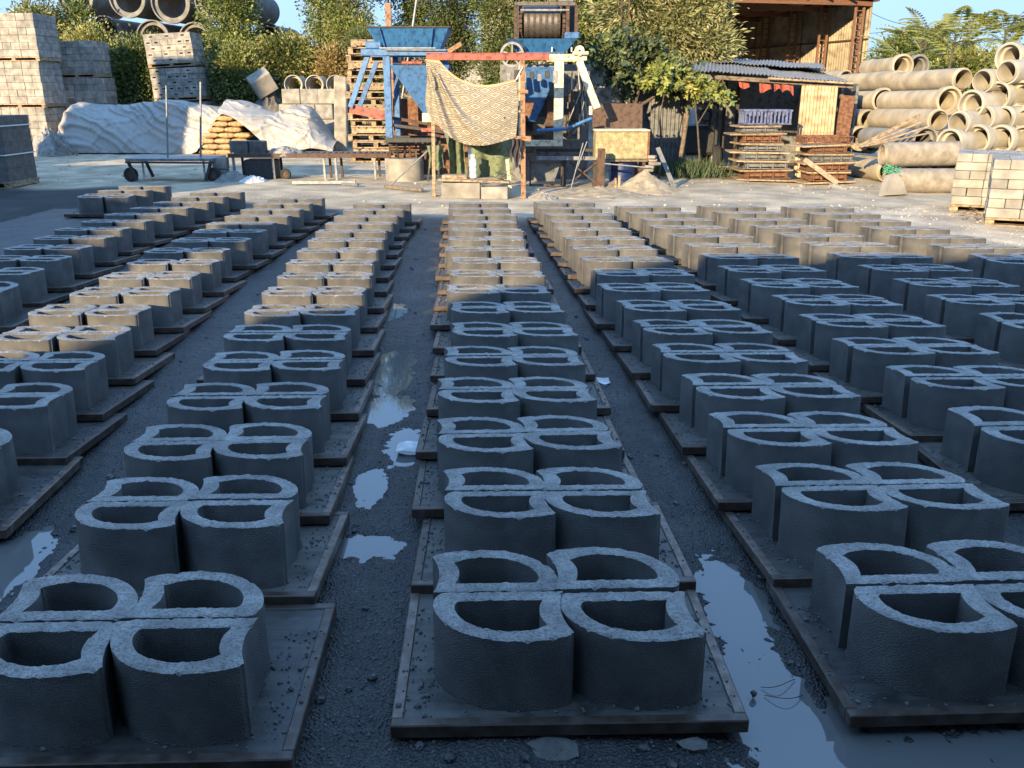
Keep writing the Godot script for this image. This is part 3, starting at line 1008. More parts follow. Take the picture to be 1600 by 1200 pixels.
func build_tarps() -> void:
	rng.seed = 402
	var f := FastNoiseLite.new()
	f.seed = 7; f.frequency = 1.0
	# v runs from the hem in front, over the top, to the hem behind
	var cover := func(u: float, v: float, x0: float, x1: float, top: Callable, hem: Callable, z0: float, z1: float) -> Vector3:
		var x := lerpf(x0, x1, u)
		var h: float = top.call(x)
		var low: float = hem.call(x)
		var y := 0.0
		var z := 0.0
		if v < 0.5:
			var t := v / 0.5
			y = lerpf(low, h, 1.0 - pow(1.0 - t, 1.7))
			z = lerpf(z0, lerpf(z0, z1, 0.42), pow(t, 1.5))
		else:
			var t := (v - 0.5) / 0.5
			y = lerpf(h, 0.05, pow(t, 2.2))
			z = lerpf(lerpf(z0, z1, 0.42), z1, t)
		var s := x * 0.75 + y * 2.2 + 0.5 * sin(x * 0.7)
		var w := 1.7 * f.get_noise_2d(x * 0.35, y * 0.5)
		var ridge := func(ph: float, sharp: float) -> float: return pow(1.0 - absf(sin(ph)), sharp)
		var fold: float = 0.10 * sin(s * 1.5 + w) + 0.13 * ridge.call(s * 1.9 + 1.2 * w, 2.0) + 0.09 * ridge.call(s * 3.7 + 1.0 + 2.0 * w, 2.5) + 0.05 * ridge.call(x * 2.6 - y * 3.0 + 2.0 * w, 4.0) + 0.05 * ridge.call(s * 6.1 + 2.2 + 2.5 * w, 5.0) + 0.03 * ridge.call(x * 5.3 + y * 4.2 + 3.0 * w, 5.0) + 0.02 * ridge.call(s * 11.0 - x + 3.0 * w, 4.0)
		var swell := clampf(1.0 - absf(v - 0.35) * 1.6, 0.25, 1.0)
		return Vector3(x, maxf(0.02, y + fold * 0.35 * swell), z + fold * swell)
	var lt := func(x: float) -> float:
		return 1.20 * smoothstep(-11.35, -10.6, x) - 0.10 * smoothstep(-9.0, -7.4, x) + 0.05 * sin(x * 2.1)
	var lh := func(x: float) -> float:
		return 0.03 + 0.95 * smoothstep(-7.75, -6.72, x)
	var g := G()
	g.sheet(func(u: float, v: float) -> Vector3: return cover.call(u, v, -11.3, -6.72, lt, lh, -22.55, -24.6), 220, 84, 0.006)
	single("tarpaulin", g, M.tarp, "large pale tarpaulin draped over a long heap, left of the paper bags", "tarpaulin")
	var rt := func(x: float) -> float:
		return 1.24 * smoothstep(-7.2, -6.85, x) - 0.30 * smoothstep(-6.6, -5.6, x) + 0.20 * smoothstep(-5.8, -5.2, x) - 0.85 * smoothstep(-5.0, -4.25, x)
	var rh := func(x: float) -> float:
		return 0.86 * (1.0 - smoothstep(-6.75, -5.6, x)) + 0.10 + 0.05 * sin(x * 5.0)
	var g2 := G()
	g2.sheet(func(u: float, v: float) -> Vector3: return cover.call(u, v, -6.9, -4.25, rt, rh, -22.3, -24.3), 140, 80, 0.006)
	single("tarpaulin", g2, M.tarp, "crumpled pale tarpaulin thrown over the heap right of the paper bags", "tarpaulin")
	var hp := heap(2.0, 1.0, 3, 0.05, 0.5)
	for q in [[-9.2, 1.0], [-5.9, 0.72]]:
		var o := single("covered_heap", hp, M.tarp_dirty, "dark heap under the pale tarpaulin, %s of the bags" % ("left" if q[0] < -7 else "right"), "heap", Vector3(q[0], 0, -23.55))
		o.scale = Vector3(0.92 if q[0] < -7 else 0.6, q[1], 0.42)
	# a grey bundle at the tarpaulin's left foot, and a loose plank
	var bundle := heap(0.5, 0.62, 17, 0.35, 0.6)
	single("tarp_bundle", bundle, M.tarp_dirty, "crumpled grey bundle of sheeting at the tarpaulin's left foot", "bundle", Vector3(-11.0, 0, -22.35))
	single("loose_plank", one_bar(Vector3(-10.75, 0.34, -22.1), Vector3(-10.15, 0.06, -21.9), 0.07, 0.03), M.wood_old, "short plank leaning on the grey bundle", "plank")
	# paper bags in the opening
	var bag := bag_mesh()
	var n := 0
	for c in 7:
		var cols := 3 if c < 4 else (2 if c < 6 else 1)
		for i in cols:
			var x := -7.32 + 0.40 * i + (0.10 if c % 2 == 1 else 0.0) + (0.28 if c >= 4 else 0.0) + (0.22 if c == 6 else 0.0)
			var o := single("cement_bag", bag, M.paper_bag, "brown paper bag, %s layer from below, %s in the open tarpaulin" % [NTH[c], NTH[i]], "bag", Vector3(x + R(-0.02, 0.02), 0.13 * c, -22.62 + R(-0.02, 0.02)), "brown paper bags stacked under the tarpaulin")
			o.rotation.y = R(-0.06, 0.06)
			n += 1

func bag_mesh() -> ArrayMesh:
	var g := G()
	var f := FastNoiseLite.new()
	f.seed = 5; f.frequency = 3.0
	var shape := func(u: float, v: float) -> Vector3:
		var a := TAU * v
		var e := pow(sin(PI * clampf(u, 0.0, 1.0)), 0.28)
		var y := sin(a)
		var z := cos(a)
		var p := Vector3(lerpf(-0.21, 0.21, u), 0.066 * signf(y) * pow(absf(y), 0.75) * e, 0.17 * signf(z) * pow(absf(z), 0.55) * (0.86 + 0.14 * e))
		return p + Vector3(0, 0.066, 0) + Vector3(0, 0.008 * f.get_noise_2d(u * 2.0, v * 3.0) * e, 0)
	g.sheet(shape, 14, 20, 0.002)
	return g.mesh()

# ---------------------------------------------------------------- trailer, roller table and what lies about them
func wheel(t: Node3D, at: Vector3, r: float, w: float) -> void:
	var g := G()
	g.lathe([Vector2(r * 0.55, -w / 2), Vector2(r * 0.92, -w / 2), Vector2(r, -w * 0.3), Vector2(r, w * 0.3), Vector2(r * 0.92, w / 2), Vector2(r * 0.55, w / 2), Vector2(r * 0.55, -w / 2)], 20, Transform3D(Basis(Vector3.RIGHT, PI / 2), Vector3.ZERO))
	var o := part(t, "wheel", g, M.rubber, at)
	var h := G()
	h.lathe([Vector2(0.0, -w * 0.3), Vector2(r * 0.55, -w * 0.3), Vector2(r * 0.55, w * 0.3), Vector2(0.0, w * 0.3)], 16, Transform3D(Basis(Vector3.RIGHT, PI / 2), Vector3.ZERO))
	part(o, "rim", h, M.rust_dark)

func build_tables() -> void:
	rng.seed = 503
	var t := thing("flat_trolley", "low flatbed trolley with two thin upright poles before the tarpaulin", "trolley", Vector3(-5.77, 0, -16.1))
	part(t, "bed", one_box(Vector3(0, 0.375, 0), Vector3(1.46, 0.045, 0.8), 0.004), M.galvanised)
	part(t, "edge_rail", one_bar(Vector3(-0.73, 0.335, 0.39), Vector3(0.73, 0.325, 0.39), 0.04, 0.03), M.dark_metal)
	for s in [-1.0, 1.0]:
		part(t, "leg", one_bar(Vector3(s * 0.70, 0.35, 0.36), Vector3(s * 0.58, 0.03, 0.36), 0.05, 0.04), M.dark_metal)
		part(t, "leg", one_bar(Vector3(s * 0.70, 0.35, -0.36), Vector3(s * 0.58, 0.03, -0.36), 0.05, 0.04), M.dark_metal)
		wheel(t, Vector3(s * 0.70, 0.125, 0.30), 0.12, 0.07)
		part(t, "stay", one_bar(Vector3(s * 0.52, 0.34, 0.2), Vector3(s * 0.52, 0.04, 0.2), 0.03, 0.03), M.white_metal)
	part(t, "pole", one_rod(Vector3(-0.10, 0.36, 0.15), Vector3(0.0, 1.56, 0.12), 0.016), M.galvanised)
	part(t, "pole", one_rod(Vector3(0.46, 0.36, 0.15), Vector3(0.58, 1.62, 0.12), 0.018), M.galvanised)
	# roller table
	var c := thing("roller_table", "long low roller table on thin legs running to the blue machine", "roller table", Vector3(-3.48, 0, -16.3))
	part(c, "side_rail", one_box(Vector3(0, 0.425, 0.30), Vector3(2.75, 0.07, 0.035), 0.004), M.rust_dark)
	part(c, "side_rail", one_box(Vector3(0, 0.425, -0.30), Vector3(2.75, 0.07, 0.035), 0.004), M.rust_dark)
	var roll := one_rod(Vector3(0, 0.435, -0.28), Vector3(0, 0.435, 0.28), 0.024, 8).mesh()
	for i in 26: part(c, "roller", roll, M.galvanised, Vector3(-1.31 + 0.105 * i, 0, 0))
	for x in [-1.30, -0.62, 0.25, 0.45, 1.12, 1.32]:
		part(c, "leg", one_bar(Vector3(x, 0.40, 0.27), Vector3(x + 0.01, 0.0, 0.27), 0.04, 0.04), M.galvanised)
		part(c, "leg", one_bar(Vector3(x, 0.40, -0.27), Vector3(x + 0.01, 0.0, -0.27), 0.04, 0.04), M.rust_dark)
	var bm := block_mesh(2)
	for i in 2:
		var o := single("spare_block", bm, null, "dark half-moon block, %s on the roller table" % ["left one", "right one"][i], "concrete block", Vector3(-4.72 + 0.30 * i, 0.461, -16.35), "half-moon blocks on the roller table")
		o.rotation.y = 0.05 * i
	single("folded_sheeting", heap(0.32, 0.10, 41, 0.5, 0.6), M.tarp_dirty, "grey folded sheeting lying on the roller table", "sheeting", Vector3(-3.95, 0.462, -16.3))
	# what stands beneath
	var mo := thing("drive_motor", "black motor box with a small wheel under the roller table", "motor", Vector3(-4.35, 0, -16.25))
	part(mo, "casing", one_box(Vector3(0, 0.18, 0), Vector3(0.52, 0.34, 0.42), 0.02), M.dark_metal)
	part(mo, "base_plate", one_box(Vector3(0, 0.012, 0), Vector3(0.62, 0.02, 0.46), 0.004), M.rust_dark)
	wheel(mo, Vector3(0.42, 0.10, 0.1), 0.095, 0.06)
	var bp := thing("block_pier", "short pier of two rough grey blocks under the table's left end", "block pier", Vector3(-5.0, 0, -16.0))
	part(bp, "block", one_box(Vector3(0, 0.10, 0), Vector3(0.24, 0.195, 0.22), 0.01), M.block_grey)
	part(bp, "block", one_box(Vector3(0.01, 0.30, 0), Vector3(0.23, 0.19, 0.21), 0.01), M.block_grey)
	single("spilled_mortar", heap(0.34, 0.20, 55, 0.4, 0.8), M.block_grey, "grey lump of spilled mortar beside the block pier", "mortar", Vector3(-4.72, 0, -15.75))
	single("cement_sack", heap(0.26, 0.13, 57, 0.3, 0.5), M.film_white, "white torn sack lying by the mortar lump", "sack", Vector3(-4.35, 0, -15.6))
	for q in [[-3.6, -15.2, -2.55, -15.15, 0.05], [-2.75, -15.0, -2.45, -14.75, 0.04], [-2.0, -14.6, -1.35, -13.95, 0.05]]:
		single("ground_bar", one_bar(Vector3(q[0], 0.05, q[1]), Vector3(q[2], 0.06, q[3]), q[4], q[4]), M.wood_old if q[0] > -2.2 else M.galvanised, "thin bar on the ground, %s" % ("nearest the canvas post" if q[0] > -2.2 else ("long one before the roller table" if q[0] < -3 else "short bent one at the table end")), "bar")
	# round concrete footing at the table's end
	var fg := G()
	fg.lathe([Vector2(0, 0), Vector2(0.32, 0), Vector2(0.315, 0.36), Vector2(0.295, 0.39), Vector2(0, 0.39)], 28, Transform3D(Basis.IDENTITY, Vector3.ZERO))
	single("round_footing", fg, M.dry_concrete, "round pale concrete footing under the blue machine's corner", "footing", Vector3(-1.83, 0, -15.95))
	single("prop_rod", one_rod(Vector3(-1.92, 0.06, -14.7), Vector3(-1.30, 0.60, -14.5), 0.012, 6), M.galvanised, "thin steel rod leaning against the green canvas", "rod")
	# behind: upright beam, block wall, tipped slab, row of pipe arches
	single("concrete_beam", one_box(Vector3(0, 0.9, 0), Vector3(0.30, 1.8, 0.26), 0.02, Basis(Vector3.BACK, -0.05)), M.dry_concrete, "upright concrete beam leaning beside the tall pallet pile", "beam", Vector3(-4.16, 0, -23.1))
	var bw := thing("block_wall", "low wall of large pale concrete blocks behind the right tarpaulin", "block wall", Vector3(-5.35, 0, -24.9))
	for c2 in 4:
		for i in 3:
			part(bw, "block", one_box(Vector3(-0.48 + 0.48 * i + (0.1 if c2 % 2 == 1 else 0.0) + R(-0.03, 0.03), 0.19 + 0.38 * c2, R(-0.03, 0.03)), Vector3(0.465, 0.37, 0.45), 0.015), M.dry_concrete if R(0, 1) < 0.6 else M.block_grey)
	single("concrete_slab", one_box(Vector3.ZERO, Vector3(0.58, 0.50, 0.55), 0.02, Basis.from_euler(Vector3(0.3, 0.5, 0.55))), M.dry_concrete, "tipped square concrete block resting on the stones behind the tarpaulin", "concrete slab", Vector3(-6.62, 1.66, -25.4))
	single("stone_pile", heap(0.9, 1.5, 61, 0.2, 0.6), M.stone, "grey stone pile under the tipped concrete block", "stone pile", Vector3(-6.5, 0, -25.5))
	for i in 3:
		pipe("short_pipe", "small pipe end, %s of three above the block wall" % ["left", "middle", "right"][i], Vector3(-5.72 + 0.55 * i, 1.62, -25.05), Vector3(0.02, 0, -1), 0.9, 0.215, 0.245, "pipe_pale", "small pipes above the block wall")

# ---------------------------------------------------------------- pipes
var pipe_cache := {}

func pipe(called: String, label: String, at: Vector3, axis: Vector3, length: float, r: float, rb: float, m: String, group := "", socket := true) -> void:
	# at: middle of the near end; the socket is at the near end when rb > r
	var key := "%.2f %.3f %.3f" % [length, r, rb]
	if not pipe_cache.has(key):
		var g := G()
		var ri := r * 0.80
		var prof := []
		if rb > r * 1.02:
			var rs := r * 1.03
			prof = [Vector2(ri, length), Vector2(ri, 0.11), Vector2(rs, 0.10), Vector2(rs, 0.004), Vector2(rs + 0.006, 0.0), Vector2(rb - 0.008, 0.0), Vector2(rb, 0.008), Vector2(rb, 0.13), Vector2(r, 0.20), Vector2(r, length), Vector2(ri, length)]
		else:
			prof = [Vector2(ri, length), Vector2(ri, 0.004), Vector2(ri + 0.005, 0.0), Vector2(r - 0.03, 0.0), Vector2(r - 0.022, 0.05), Vector2(r, 0.052), Vector2(r, length), Vector2(ri, length)]
		g.lathe(prof, 32, Transform3D.IDENTITY)
		pipe_cache[key] = g.mesh()
	var y := axis.normalized()
	var x := Vector3.UP.cross(y).normalized()
	var o := single(called, pipe_cache[key], M[m], label, "pipe", Vector3.ZERO, group)
	o.transform = Transform3D(Basis(x, y, x.cross(y)), at)

func build_pipes() -> void:
	rng.seed = 604
	# right-hand stack, ends to the left, bodies running off to the right
	var ax := Vector3(0.86, 0, -0.51)
	var ends := [
		[7.95, 1.99, -15.5, true], [7.70, 1.76, -15.0, false], [7.46, 1.63, -15.25, false],
		[7.22, 1.27, -15.0, true], [7.66, 1.40, -15.1, true], [7.97, 1.41, -15.0, true],
		[6.96, 1.00, -14.8, false], [7.36, 1.08, -14.85, false], [7.68, 1.07, -14.85, false], [7.96, 1.05, -14.7, false],
		[6.78, 0.70, -14.6, true], [7.22, 0.76, -14.65, true], [7.56, 0.755, -14.6, true], [7.86, 0.75, -14.5, true],
		[6.75, 0.36, -14.5, false], [7.13, 0.38, -14.5, true], [7.50, 0.37, -14.45, false], [7.86, 0.37, -14.4, true]]
	var tier := ["topmost", "top pair, lower one", "upper tier, first", "third tier, first", "third tier, second", "third tier, third", "second tier, first", "second tier, second", "second tier, third", "second tier, fourth", "first tier, first", "first tier, second", "first tier, third", "first tier, fourth", "bottom, first", "bottom, second", "bottom, third", "bottom, fourth"]
	for i in ends.size():
		var e: Array = ends[i]
		pipe("concrete_pipe", "pale concrete pipe with %s end, right stack, %s" % ["flared" if e[3] else "plain", tier[i]], Vector3(e[0], e[1], e[2]), ax, 2.0, 0.186, 0.230 if e[3] else 0.186, "pipe_pale", "pale pipes stacked at the right edge")
	# long yellow pipes lying away from the camera, open ends to the right
	var away := Vector3(-0.13, -0.02, -1.0)
	for q in [
		["yellow pipe with plain open end, highest of the long pipes", 7.30, 1.66, -15.5, false, 2.0], ["yellow pipe with flared open end, second of the long pipes", 7.03, 1.33, -15.3, true, 2.0],
		["yellow pipe with plain open end, third of the long pipes", 6.86, 1.03, -15.2, false, 2.0], ["shaded grey pipe with flared end, lowest of the long pipes", 6.60, 0.72, -15.0, true, 1.9],
		["yellow pipe behind the highest long pipe", 7.12, 1.66, -17.65, false, 2.2], ["yellow pipe behind the second long pipe", 6.83, 1.31, -17.5, true, 2.2], ["dark shaded pipe behind the brown door, upper", 6.55, 0.98, -17.4, false, 2.2], ["dark shaded pipe behind the brown door, lower", 6.38, 0.65, -17.2, true, 2.2],
		["dusty yellow pipe farthest back beside the shed roof", 7.0, 1.72, -20.1, false, 2.2], ["dusty yellow pipe behind the shed roof's end", 6.62, 1.66, -20.3, false, 2.2], ["small pale pipe lying on the top of the long pipes", 7.55, 1.93, -18.6, true, 1.4], ["grey pipe lying beyond the long pipes under the trees", 8.2, 1.95, -19.4, true, 1.6]]:
		pipe("concrete_pipe", q[0], Vector3(q[1], q[2], q[3]), away, q[5], 0.178, 0.225 if q[4] else 0.178, "pipe_grey" if q[0].contains("grey") else "pipe_sand", "long yellow pipes beside the shed")
	for i in 5:   # the ones that carry them
		pipe("concrete_pipe", "shaded supporting pipe at the bottom of the long pipes, %s" % NTH[i], Vector3(6.3 + 0.42 * (i % 3), 0.20 + 0.33 * floorf(i / 3.0), -15.6 - 1.9 * (0 if i < 3 else 1)), away, 1.9, 0.178, 0.178, "pipe_sand", "long yellow pipes beside the shed")
	# two weathered pipes in front
	pipe("concrete_pipe", "weathered brown-grey pipe with open left end, upper of the two in front", Vector3(5.66, 0.545, -14.35), Vector3(1, 0.02, 0.02), 1.16, 0.185, 0.185, "pipe_weathered", "two weathered pipes lying in front")
	pipe("concrete_pipe", "weathered pipe lying on the ground, lower of the two in front", Vector3(5.66, 0.19, -14.0), Vector3(1, 0, 0.02), 1.25, 0.185, 0.185, "pipe_weathered", "two weathered pipes lying in front")
	# broken piece of pipe wall
	var g := G()
	g.prism(PackedVector2Array([Vector2(-0.19, 0.0), Vector2(-0.11, 0.20), Vector2(-0.04, 0.31), Vector2(0.05, 0.30), Vector2(0.14, 0.19), Vector2(0.20, 0.0)]), 0.16, Transform3D(Basis.from_euler(Vector3(-0.25, 0.35, 0)), Vector3.ZERO))
	single("concrete_chunk", g, M.dry_concrete, "pointed broken concrete chunk in front of the weathered pipes", "concrete chunk", Vector3(5.58, 0.02, -13.55))
	single("green_netting", tangle(0.10, 60), M.net_green, "bit of green netting on top of the broken chunk", "netting", Vector3(5.60, 0.37, -13.72))
	# loose planks leaning on the pipes
	for i in 4:
		single("loose_plank", one_bar(Vector3(5.40 + 0.05 * i, 0.62 + 0.02 * i, -14.75 + 0.06 * i), Vector3(6.36 + 0.05 * i, 1.12 - 0.085 * i, -14.8 + 0.05 * i), 0.055, 0.022), M["wood_%d" % (i % 3)], "reddish plank leaning against the yellow pipes, %s from above" % NTH[i], "plank", Vector3.ZERO, "planks leaning on the yellow pipes")
	# big pipes on the bank at the back left
	var big := [[-13.0, 4.12], [-11.88, 4.16], [-10.75, 4.10], [-10.22 + 0.05, 3.98], [-9.02, 4.12]]
	big = [[-13.05, 4.15, 0.56], [-11.50, 4.10, 0.56], [-10.22, 3.98, 0.60], [-8.95, 4.02, 0.56], [-12.3, 3.1, 0.52], [-10.86, 2.98, 0.52], [-9.58, 2.92, 0.52], [-8.35, 2.78, 0.5], [-7.22, 2.95, 0.43], [-7.95, 3.85, 0.5]]
	var bl := ["at the left, upper tier", "second in upper tier", "largest and darkest in upper tier", "fourth in upper tier", "at the left, lower tier", "second in lower tier", "third in lower tier, behind the slotted blocks", "fourth in lower tier under the ivy", "single open one beside the trees", "cut one above the single open pipe"]
	for i in big.size():
		pipe("large_pipe", "large grey concrete pipe on the bank, %s" % bl[i], Vector3(big[i][0], big[i][1], -29.4 if i < 8 else -28.7), Vector3(0.06, 0, -1), 2.4, big[i][2] * 0.9, big[i][2], "pipe_grey", "large pipes on the bank")
	# flat stones piled by the single pipe
	var sp := thing("slab_pile", "small pile of flat pale slabs beside the single open pipe", "slab pile", Vector3(-6.25, bank(-6.25, -28.4) - 0.02, -28.4))
	for i in 8: part(sp, "slab", one_box(Vector3(R(-0.04, 0.04), 0.05 + 0.075 * i, R(-0.03, 0.03)), Vector3(0.5, 0.06, 0.45), 0.008), M.dry_concrete)

func tangle(r: float, n: int) -> Geo:
	var g := G()
	for i in n:
		var a := Vector3(R(-1, 1), R(-0.6, 0.6), R(-1, 1)) * r
		g.tube([a, a + Vector3(R(-1, 1), R(-0.6, 0.6), R(-1, 1)) * r * 0.7], [0.004, 0.004], 4)
	return g

func build_right_loads() -> void:
	rng.seed = 705
	block_load("pale concrete blocks on a pallet, the nearer right load cut by the frame", Vector3(6.13, 0, -10.77), -0.45, 1.04, 0.98, 6, 0.108, [M.block_pale, M.block_pale, M.block_grey], Vector3.ZERO, false, "pallet loads at the right edge")
	block_load("pale concrete blocks on a pallet, left one of the two right loads", Vector3(6.30, 0, -12.02), -0.45, 1.05, 0.98, 6, 0.106, [M.block_pale, M.block_pale, M.block_grey], Vector3.ZERO, false, "pallet loads at the right edge")
	single("wire_tangle", tangle(0.14, 26), M.rust_dark, "small coil of old wire on the dust before the right loads", "wire", Vector3(5.55, 0.06, -11.0))

# ---------------------------------------------------------------- the machine
func frustum(g: Geo, at: Vector3, top: Vector2, bottom: Vector2, h: float, shift := Vector2.ZERO) -> void:
	var a := []
	var b := []
	for q in [[-1, -1], [1, -1], [1, 1], [-1, 1]]:
		a.append(at + Vector3(q[0] * top.x / 2, h, q[1] * top.y / 2))
		b.append(at + Vector3(q[0] * bottom.x / 2 + shift.x, 0, q[1] * bottom.y / 2 + shift.y))
	for i in 4:
		var j := (i + 1) % 4
		var mid: Vector3 = (a[i] + a[j]) * 0.5 - at
		g.face([b[i], b[j], a[j], a[i]], Vector3(mid.x, 0, mid.z))
		# inner skin
		var k := 0.96
		var ai: Vector3 = at + Vector3((a[i].x - at.x) * k, a[i].y - at.y, (a[i].z - at.z) * k)
		var aj: Vector3 = at + Vector3((a[j].x - at.x) * k, a[j].y - at.y, (a[j].z - at.z) * k)
		g.face([ai, aj, b[j] + Vector3(0, 0.01, 0), b[i] + Vector3(0, 0.01, 0)], -Vector3(mid.x, 0, mid.z))
		g.face([a[i], a[j], aj, ai], Vector3.UP)

func build_machine() -> void:
	rng.seed = 806
	var t := thing("feed_hopper_frame", "blue steel hopper on a tall frame beside the pallet pile", "hopper", Vector3(-1.68, 0, -16.0))
	var g := G()
	frustum(g, Vector3(0.02, 2.12, 0), Vector2(1.30, 1.0), Vector2(0.98, 0.62), 0.32)
	var hop := part(t, "hopper", g, M.blue_paint)
	var rim := G()
	for s in [-1.0, 1.0]:
		rim.box(Vector3(0.02, 2.445, s * 0.5), Vector3(1.34, 0.022, 0.04), 0.004); rim.box(Vector3(0.02 + s * 0.65, 2.445, 0), Vector3(0.04, 0.022, 1.0), 0.004)
	part(hop, "rim", rim, M.dark_metal)
	for x in [-0.36, 0.36]:
		part(hop, "rib", one_bar(Vector3(x, 2.13, 0.325), Vector3(x * 1.18, 2.43, 0.515), 0.018, 0.05, 0.002), M.blue_paint)
	part(t, "top_beam", one_box(Vector3(-0.05, 2.07, 0.35), Vector3(1.42, 0.10, 0.10), 0.006), M.blue_paint)
	part(t, "top_beam", one_box(Vector3(-0.05, 2.07, -0.35), Vector3(1.42, 0.10, 0.10), 0.006), M.blue_paint)
	part(t, "rail", one_box(Vector3(0.0, 2.135, 0.42), Vector3(0.9, 0.018, 0.018)), M.galvanised)
	part(t, "bracket", one_box(Vector3(-0.55, 2.18, 0.3), Vector3(0.26, 0.12, 0.2), 0.02), M.blue_paint)
	part(t, "pipe_run", one_rod(Vector3(-0.35, 2.105, 0.43), Vector3(0.62, 2.10, 0.43), 0.014, 6), M.galvanised)
	part(t, "post", one_box(Vector3(-0.355, 1.37, 0.32), Vector3(0.115, 1.34, 0.10), 0.006), M.blue_paint)
	part(t, "post", one_box(Vector3(-0.30, 1.37, -0.42), Vector3(0.09, 1.34, 0.09), 0.006), M.blue_paint)
	part(t, "post", one_box(Vector3(0.55, 1.37, -0.42), Vector3(0.09, 1.34, 0.09), 0.006), M.blue_paint)
	part(t, "brace", one_bar(Vector3(-0.66, 2.03, 0.30), Vector3(-0.98, 1.22, 0.34), 0.085, 0.06), M.blue_paint)
	part(t, "brace", one_bar(Vector3(-0.52, 1.93, 0.28), Vector3(-0.83, 1.24, 0.32), 0.075, 0.05), M.blue_rusty)
	part(t, "foot_plate", one_bar(Vector3(-1.0, 1.20, 0.3), Vector3(-0.40, 1.08, 0.3), 0.03, 0.14), M.red_paint)
	g = G()
	frustum(g, Vector3(0.17, 1.02, 0.05), Vector2(0.98, 0.62), Vector2(0.16, 0.20), 0.86, Vector2(0.18, 0.0))
	part(t, "funnel", g, M.blue_rusty)
	part(t, "ram", one_rod(Vector3(-0.10, 1.91, 0.38), Vector3(0.22, 1.91, 0.38), 0.028, 10), M.red_paint)
	part(t, "ram_rod", one_rod(Vector3(-0.25, 1.90, 0.38), Vector3(0.40, 1.90, 0.38), 0.012, 8), M.dark_metal)
	part(t, "base_beam", one_box(Vector3(0.0, 0.70, 0.36), Vector3(0.86, 0.075, 0.10), 0.006), M.dark_metal)
	part(t, "base_beam", one_box(Vector3(0.0, 0.70, -0.40), Vector3(0.86, 0.075, 0.10), 0.006), M.dark_metal)
	part(t, "cross_beam", one_bar(Vector3(-0.40, 0.95, 0.30), Vector3(0.60, 0.82, 0.30), 0.04, 0.05), M.dark_metal)
	part(t, "cross_beam", one_bar(Vector3(-0.36, 1.05, 0.1), Vector3(0.60, 0.90, 0.1), 0.04, 0.05), M.rust_dark)
	part(t, "push_plate", one_box(Vector3(0.28, 0.86, 0.30), Vector3(0.22, 0.06, 0.05), 0.004), M.red_paint)
	for i in 9:
		part(t, "machine_bar", one_bar(Vector3(-0.36 + 0.1 * i, 0.66, R(-0.3, 0.3)), Vector3(-0.36 + 0.1 * i + R(-0.12, 0.12), 0.02, R(-0.3, 0.3)), 0.035, 0.03), M.dark_metal if i % 3 else M.rust_dark)
	for i in 5:
		part(t, "stored_timber", one_bar(Vector3(-0.40, 0.46 + 0.045 * i, 0.1 * i - 0.2), Vector3(0.42, 0.45 + 0.04 * i + R(-0.05, 0.05), 0.1 * i - 0.25), 0.05, 0.03), M.wood_dark)
	part(t, "rear_plate", one_box(Vector3(0.25, 0.7, -0.62), Vector3(1.3, 1.3, 0.03), 0.004), M.rust)
	single("warning_plate", one_box(Vector3.ZERO, Vector3(0.17, 0.13, 0.012), 0.003), M.cream_paint, "small pale green plate by the left canvas post", "plate", Vector3(-1.26, 1.10, -14.2))
	single("timber_post", one_box(Vector3(0, 1.47, 0), Vector3(0.105, 2.94, 0.08), 0.006), M.wood_red, "reddish timber post rising behind the blue hopper", "post", Vector3(-2.17, 0, -17.2))
	single("leaning_pole", one_rod(Vector3(-2.25, 0.0, -17.3), Vector3(-1.66, 3.15, -17.4), 0.022, 8), M.galvanised, "thin grey pole slanting up behind the blue hopper", "pole")

	# press with its cream frame
	t = thing("block_press", "cream and blue block press with white frame beside the rusty tank", "block press", Vector3(0.5, 0, -15.3))
	part(t, "head_beam", one_box(Vector3(0.36, 1.975, 0.28), Vector3(0.60, 0.095, 0.12), 0.006), M.cream_paint)
	part(t, "head_beam", one_box(Vector3(0.36, 1.975, -0.35), Vector3(0.60, 0.095, 0.12), 0.006), M.cream_paint)
	part(t, "upright", one_box(Vector3(0.235, 1.33, 0.28), Vector3(0.145, 1.19, 0.12), 0.006), M.cream_paint)
	part(t, "upright", one_box(Vector3(-0.34, 1.33, -0.35), Vector3(0.10, 1.19, 0.10), 0.006), M.cream_paint)
	part(t, "sill_beam", one_box(Vector3(-0.005, 0.685, 0.28), Vector3(0.625, 0.095, 0.12), 0.006), M.cream_paint)
	part(t, "rocker_arm", one_bar(Vector3(0.53, 1.90, 0.55), Vector3(0.80, 1.22, 0.80), 0.105, 0.07), M.cream_paint)
	part(t, "arm_tip", one_bar(Vector3(0.70, 1.26, 0.80), Vector3(0.70, 1.13, 0.80), 0.05, 0.05), M.cream_paint)
	g = G()
	g.lathe([Vector2(0, -0.05), Vector2(0.075, -0.05), Vector2(0.075, 0.05), Vector2(0, 0.05)], 18, Transform3D(Basis(Vector3.RIGHT, PI / 2), Vector3(0.54, 2.07, 0.34)))
	var brg := part(t, "bearing", g, M.cream_paint)
	part(brg, "pin", one_rod(Vector3(0.54, 2.07, 0.38), Vector3(0.54, 2.07, 0.405), 0.018, 8), M.dark_metal)
	part(t, "pivot_block", one_box(Vector3(0.56, 2.035, 0.32), Vector3(0.24, 0.05, 0.16), 0.006), M.cream_paint)
	g = G()
	frustum(g, Vector3(-0.05, 1.0, -0.3), Vector2(0.60, 0.55), Vector2(0.12, 0.16), 0.84, Vector2(-0.12, 0.0))
	part(t, "funnel", g, M.blue_rusty)
	g = G()
	frustum(g, Vector3(-0.03, 2.07, -0.35), Vector2(1.10, 0.8), Vector2(0.78, 0.5), 0.19)
	part(t, "hopper", g, M.blue_paint)
